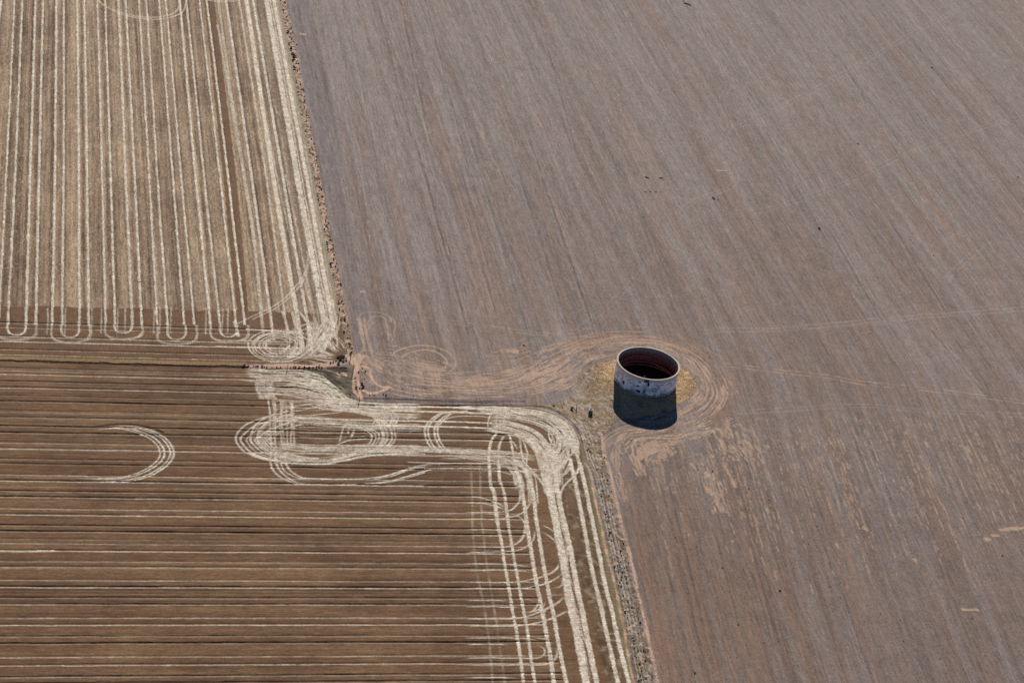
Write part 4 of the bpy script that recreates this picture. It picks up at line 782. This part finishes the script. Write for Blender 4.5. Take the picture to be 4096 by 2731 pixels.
for k in range(200):
    py = -40+1450*rs.rand()
    xl = np.interp(py, SL[:, 1], SL[:, 0]); xr = np.interp(py, SR[:, 1], SR[:, 0])
    f = rs.choice([.1+.12*rs.rand(), .55+.5*rs.rand()], p=[.35, .65]); kd = rs.choice(['dry', 'brown', 'dark'], p=[.5, .36, .14])
    put(kd, xl+(xr-xl)*f, py, (.36+.42*rs.rand())*(.6 if kd == 'dark' else 1.0), {'dry': 'small straw-coloured shrub on the sandy strip between the upper fields', 'brown': 'small brown shrub on the sandy strip between the upper fields', 'dark': 'small dark shrub among dry tufts on the sandy strip between the upper fields'}[kd], {'dry': 'straw-coloured shrubs on the sandy strip', 'brown': 'brown shrubs on the sandy strip', 'dark': 'dark shrubs on the sandy strip'}[kd])
LR = np.array([(2345, 1850)]+lowR); MR = np.array(margR[::-1][2:]+[(2680, 2931)])
for k in range(120):
    py = 1730+1060*rs.rand(); xl = np.interp(py, LR[:, 1], LR[:, 0]) if py > 1850 else 2345-(1850-py)*.25; xr = np.interp(py, MR[:, 1], MR[:, 0])
    f = rs.choice([.12+.25*rs.rand(), .45+.45*rs.rand()], p=[.55, .45]); kd = rs.choice(['brown', 'dark', 'dry'], p=[.5, .16, .34])
    put(kd, xl+(xr-xl)*f, py, (.3+.36*rs.rand())*(.6 if kd == 'dark' else .95), {'dry': 'small straw-coloured shrub on the grey margin below the tank', 'brown': 'small brown shrub on the grey margin below the tank', 'dark': 'small dark shrub on the grey margin below the tank'}[kd], {'dry': 'straw-coloured shrubs on the grey margin', 'brown': 'brown shrubs on the grey margin', 'dark': 'dark shrubs on the grey margin'}[kd])
put('green', 2288, 1635, .6, 'flat green bush at the rounded corner of the straw tracks', 'bushes by the straw-track corner'); put('brown', 2250, 1630, .55, 'brown bush left of the flat green one at the rounded corner', 'bushes by the straw-track corner'); put('brown', 2215, 1622, .7, 'brown low bush farthest left at the rounded corner', 'bushes by the straw-track corner')

# ------------------------------------------------------------------ charred debris in the grey field
M_char = noisy('charred_wood', (.012, .011, .012), (.05, .045, .045), 5)
def log(px, py, L, r, ang, lab, bits=1):
    x, y = G(px, py); o = empty('charred_log', (x, y, 0), ang); tag(o, lab, 'burnt log', 'charred wood in the grey field'); rr = random.Random(int(px))
    r *= .55; L *= .8
    for k in range(bits):
        bm = bmesh.new(); ox = (k-(bits-1)/2)*L*.55; a = rr.uniform(-.5, .5)*(bits > 1); l = L*(.5 if bits > 1 else .5)*rr.uniform(.8, 1.2); oy = rr.uniform(-.3, .3)*(bits > 1)
        p = Vector((ox-math.cos(a)*l, oy-math.sin(a)*l, r*.7)); q = Vector((ox+math.cos(a)*l, oy+math.sin(a)*l, r*.9)); mid = (p+q)/2+Vector((0, rr.uniform(-.15, .15), .06))
        tube(bm, p, mid, r, 7, r*.9); tube(bm, mid, q, r*.9, 7, r*.5); tube(bm, mid, mid+Vector((.3, .35, .12)), r*.4, 5, r*.15); mesh_obj('trunk' if k == 0 else 'branch', bm, M_char, o)
d8 = lambda x, y: (2540+x/6.533, 680+y/6.533)
log(*d8(685, 208), 1.7, .2, 0, 'long straight charred log with a white stone sliver below it')
log(*d8(725, 265), .6, .13, .1, 'short charred stick just below the long straight log')
log(*d8(310, 200), 1.1, .2, -.6, 'crumpled charred branch left of the long straight log', 3)
log(*d8(268, 300), .5, .12, 0, 'small charred bit left below the crumpled branch')
log(*d8(275, 575), .9, .15, -.3, 'leftmost of three charred pieces in a row'); log(*d8(400, 570), 1.1, .17, .1, 'middle of three charred pieces in a row'); log(*d8(545, 580), .8, .2, -.3, 'rightmost of three charred pieces in a row')
log(*d8(2050, 740), 1.3, .26, -1.1, 'thick charred branch beside the curved wheel tracks', 3); log(*d8(2170, 778), .8, .24, -.5, 'charred stump just right of the thick branch by the wheel tracks')
log(2752, 18, 2.4, .26, -.9, 'long broken charred trunk at the top edge of the grey field', 3); log(2733, 5, .7, .17, -.9, 'charred end piece beyond the trunk at the top edge')
log(3277, 914, 1.0, .26, -.8, 'dark charred stump alone in the middle right of the field', 2); log(3432, 576, 1.2, .17, -.7, 'thin charred branch alone in the upper right of the field')
log(4073, 710, 1.2, .16, -.6, 'charred branch close to the right edge'); log(2096, 1381, 1.3, .2, -.4, 'charred log above the sandy wheel swirls'); log(3734, 1023, .5, .2, 0, 'small charred stump with pale stones beside it')
log(2890, 2270, .9, .14, .3, 'thin charred stick in the lower grey field'); log(3120, 2362, .8, .24, -.3, 'round charred stump in the lower grey field'); log(2953, 2495, .5, .2, 0, 'small reddish charred stump in the lower grey field'); log(2780, 2690, .7, .22, -.4, 'charred stump near the bottom edge'); log(2851, 1884, .5, .22, 0, 'small black stump in the sandy streaks right below the tank'); log(2994, 1952, .5, .2, 0, 'small brown stump among the sand streaks'); log(4010, 2222, .6, .2, -.7, 'charred bit right below the pale sandy smear')
x, y = G(3727, 269); bm = bmesh.new(); bmesh.ops.create_icosphere(bm, subdivisions=2, radius=.42)
for v in bm.verts: v.co *= .8+.4*random.random(); v.co.z *= .7
tag(mesh_obj('white_stone', bm, mat('white_limestone', (.8, .79, .76))[0], loc=(x, y, .2)), 'single bright white stone in the upper right of the grey field', 'stone')

# ------------------------------------------------------------------ dry grass (uncountable)
def tufts(name, pts, hmin, hmax, m):
    V = []; Fc = []
    for x, y in pts:
        z = Hz(x, y)-.03
        for k in range(4):
            a = rs.rand()*6.28; h = hmin+(hmax-hmin)*rs.rand(); w = .07+.07*rs.rand(); lx, ly = (rs.rand(2)-.5)*h*4.; cx, cy = x+(rs.rand()-.5)*.3, y+(rs.rand()-.5)*.3
            i = len(V); V += [(cx-math.cos(a)*w, cy-math.sin(a)*w, z), (cx+math.cos(a)*w, cy+math.sin(a)*w, z), (cx+lx, cy+ly, z+h*.55)]; Fc.append((i, i+1, i+2))
    me = bpy.data.meshes.new(name); me.from_pydata(V, [], Fc); me.materials.append(m); o = bpy.data.objects.new(name, me); C.objects.link(o); return tag(o, kind='stuff')
def sample(mask, n, w=None):
    j, i = np.nonzero(mask & vis); k = rs.randint(0, len(j), n); return [(xs[a]+(rs.rand()-.5)*DX, ys[b]+(rs.rand()-.5)*.23) for a, b in zip(i[k], j[k])]
gm = mGrass & (dT > RO+.2)
o = tufts('dry_grass', sample(gm & ((PXX > 2440) | (PYY < 1560)), 3600), .08, .25, noisy('golden_grass', tuple(L3(188, 156, 116)), tuple(L3(216, 184, 144)), .8)); tag(o, 'golden dry grass growing round the foot of the tank', 'grass')
o = tufts('dry_weeds', sample((mGrass & (PXX < 2480) & (dT > RO+2)) | mMarg, 2400), .08, .25, noisy('brown_weeds', tuple(L3(130, 108, 80)), tuple(L3(206, 176, 134)), .9)); tag(o, 'brownish weeds covering the margin left and below the tank', 'weeds')
o = tufts('strip_grass', sample(mStrip, 2600), .08, .3, noisy('strip_tufts', tuple(L3(150, 120, 84)), tuple(L3(226, 190, 136)), .9)); tag(o, 'dry tufts among the shrubs of the sandy strip', 'grass')

o = tufts('loose_straw', sample(mS & (S > .6) & (PYY > 900), 9000), .05, .16, noisy('loose_straw', tuple(L3(222, 206, 178)), tuple(L3(250, 238, 214)), .9)); tag(o, 'loose straw lying on the pale wheel tracks', 'straw')
V = []; Fc = []
for x, y in sample(mGrey & (N < .2) & (PT < .2), 15000):
    q = .05+.13*rs.rand()**2; z = Hz(x, y)-.02; i = len(V); a = rs.rand()*6.28
    V += [(x+q*math.cos(a+t)*(.7+.6*rs.rand()), y+q*math.sin(a+t)*(.7+.6*rs.rand()), z) for t in (0, 1.57, 3.14, 4.71)]+[(x+(rs.rand()-.5)*q, y+(rs.rand()-.5)*q, z+q*(.6+.7*rs.rand()))]
    Fc += [(i, i+1, i+4), (i+1, i+2, i+4), (i+2, i+3, i+4), (i+3, i, i+4)]
me = bpy.data.meshes.new('clods'); me.from_pydata(V, [], Fc); me.materials.append(noisy('clod_soil', tuple(L3(112, 96, 86)), tuple(L3(196, 182, 168)), .35, lo=.4, hi=.6)); o = bpy.data.objects.new('clods', me); C.objects.link(o)
tag(o, 'clods and stones strewn over the bare grey field', 'clods', kind='stuff')

# ------------------------------------------------------------------ light
sx, sy = G(2581, 1647)
sv = Vector((-sx, -sy, HT)).normalized(); elev = math.asin(sv.z); az = math.atan2(sv.x, sv.y)
print('sun elevation', math.degrees(elev), 'azimuth', math.degrees(az))
W = bpy.data.worlds.new('World'); scene.world = W; W.use_nodes = True; nt = W.node_tree; bg = nt.nodes['Background']
sky = nt.nodes.new('ShaderNodeTexSky'); sky.sky_type = 'NISHITA'; sky.sun_disc = False; sky.sun_elevation = elev; sky.sun_rotation = az; sky.altitude = 300; sky.air_density = .5; sky.dust_density = .05; sky.ozone_density = 4
nt.links.new(sky.outputs[0], bg.inputs[0]); bg.inputs[1].default_value = .05
sl = bpy.data.lights.new('sun', 'SUN'); sl.energy = 5; sl.angle = R(.5); sl.color = (1, .95, .88)
so = bpy.data.objects.new('sun', sl); C.objects.link(so); so.rotation_euler = sv.to_track_quat('Z', 'Y').to_euler()
# ------------------------------------------------------------------ camera
cd = bpy.data.cameras.new('camera'); cd.sensor_width = 36; cd.lens = 36*FPX/4096; cd.clip_start = 1; cd.clip_end = 30000
co = bpy.data.objects.new('camera', cd); C.objects.link(co)
co.matrix_world = Matrix(((CR[0], CU[0], -CF[0], CAM[0]), (CR[1], CU[1], -CF[1], CAM[1]), (CR[2], CU[2], -CF[2], CAM[2]), (0, 0, 0, 1)))
scene.camera = co
vw = scene.view_settings; vw.view_transform = 'Standard'; vw.look = 'None'; vw.gamma = 1; vw.exposure = 1.03
scene.cycles.use_denoising = False; scene.cycles.max_bounces = 4
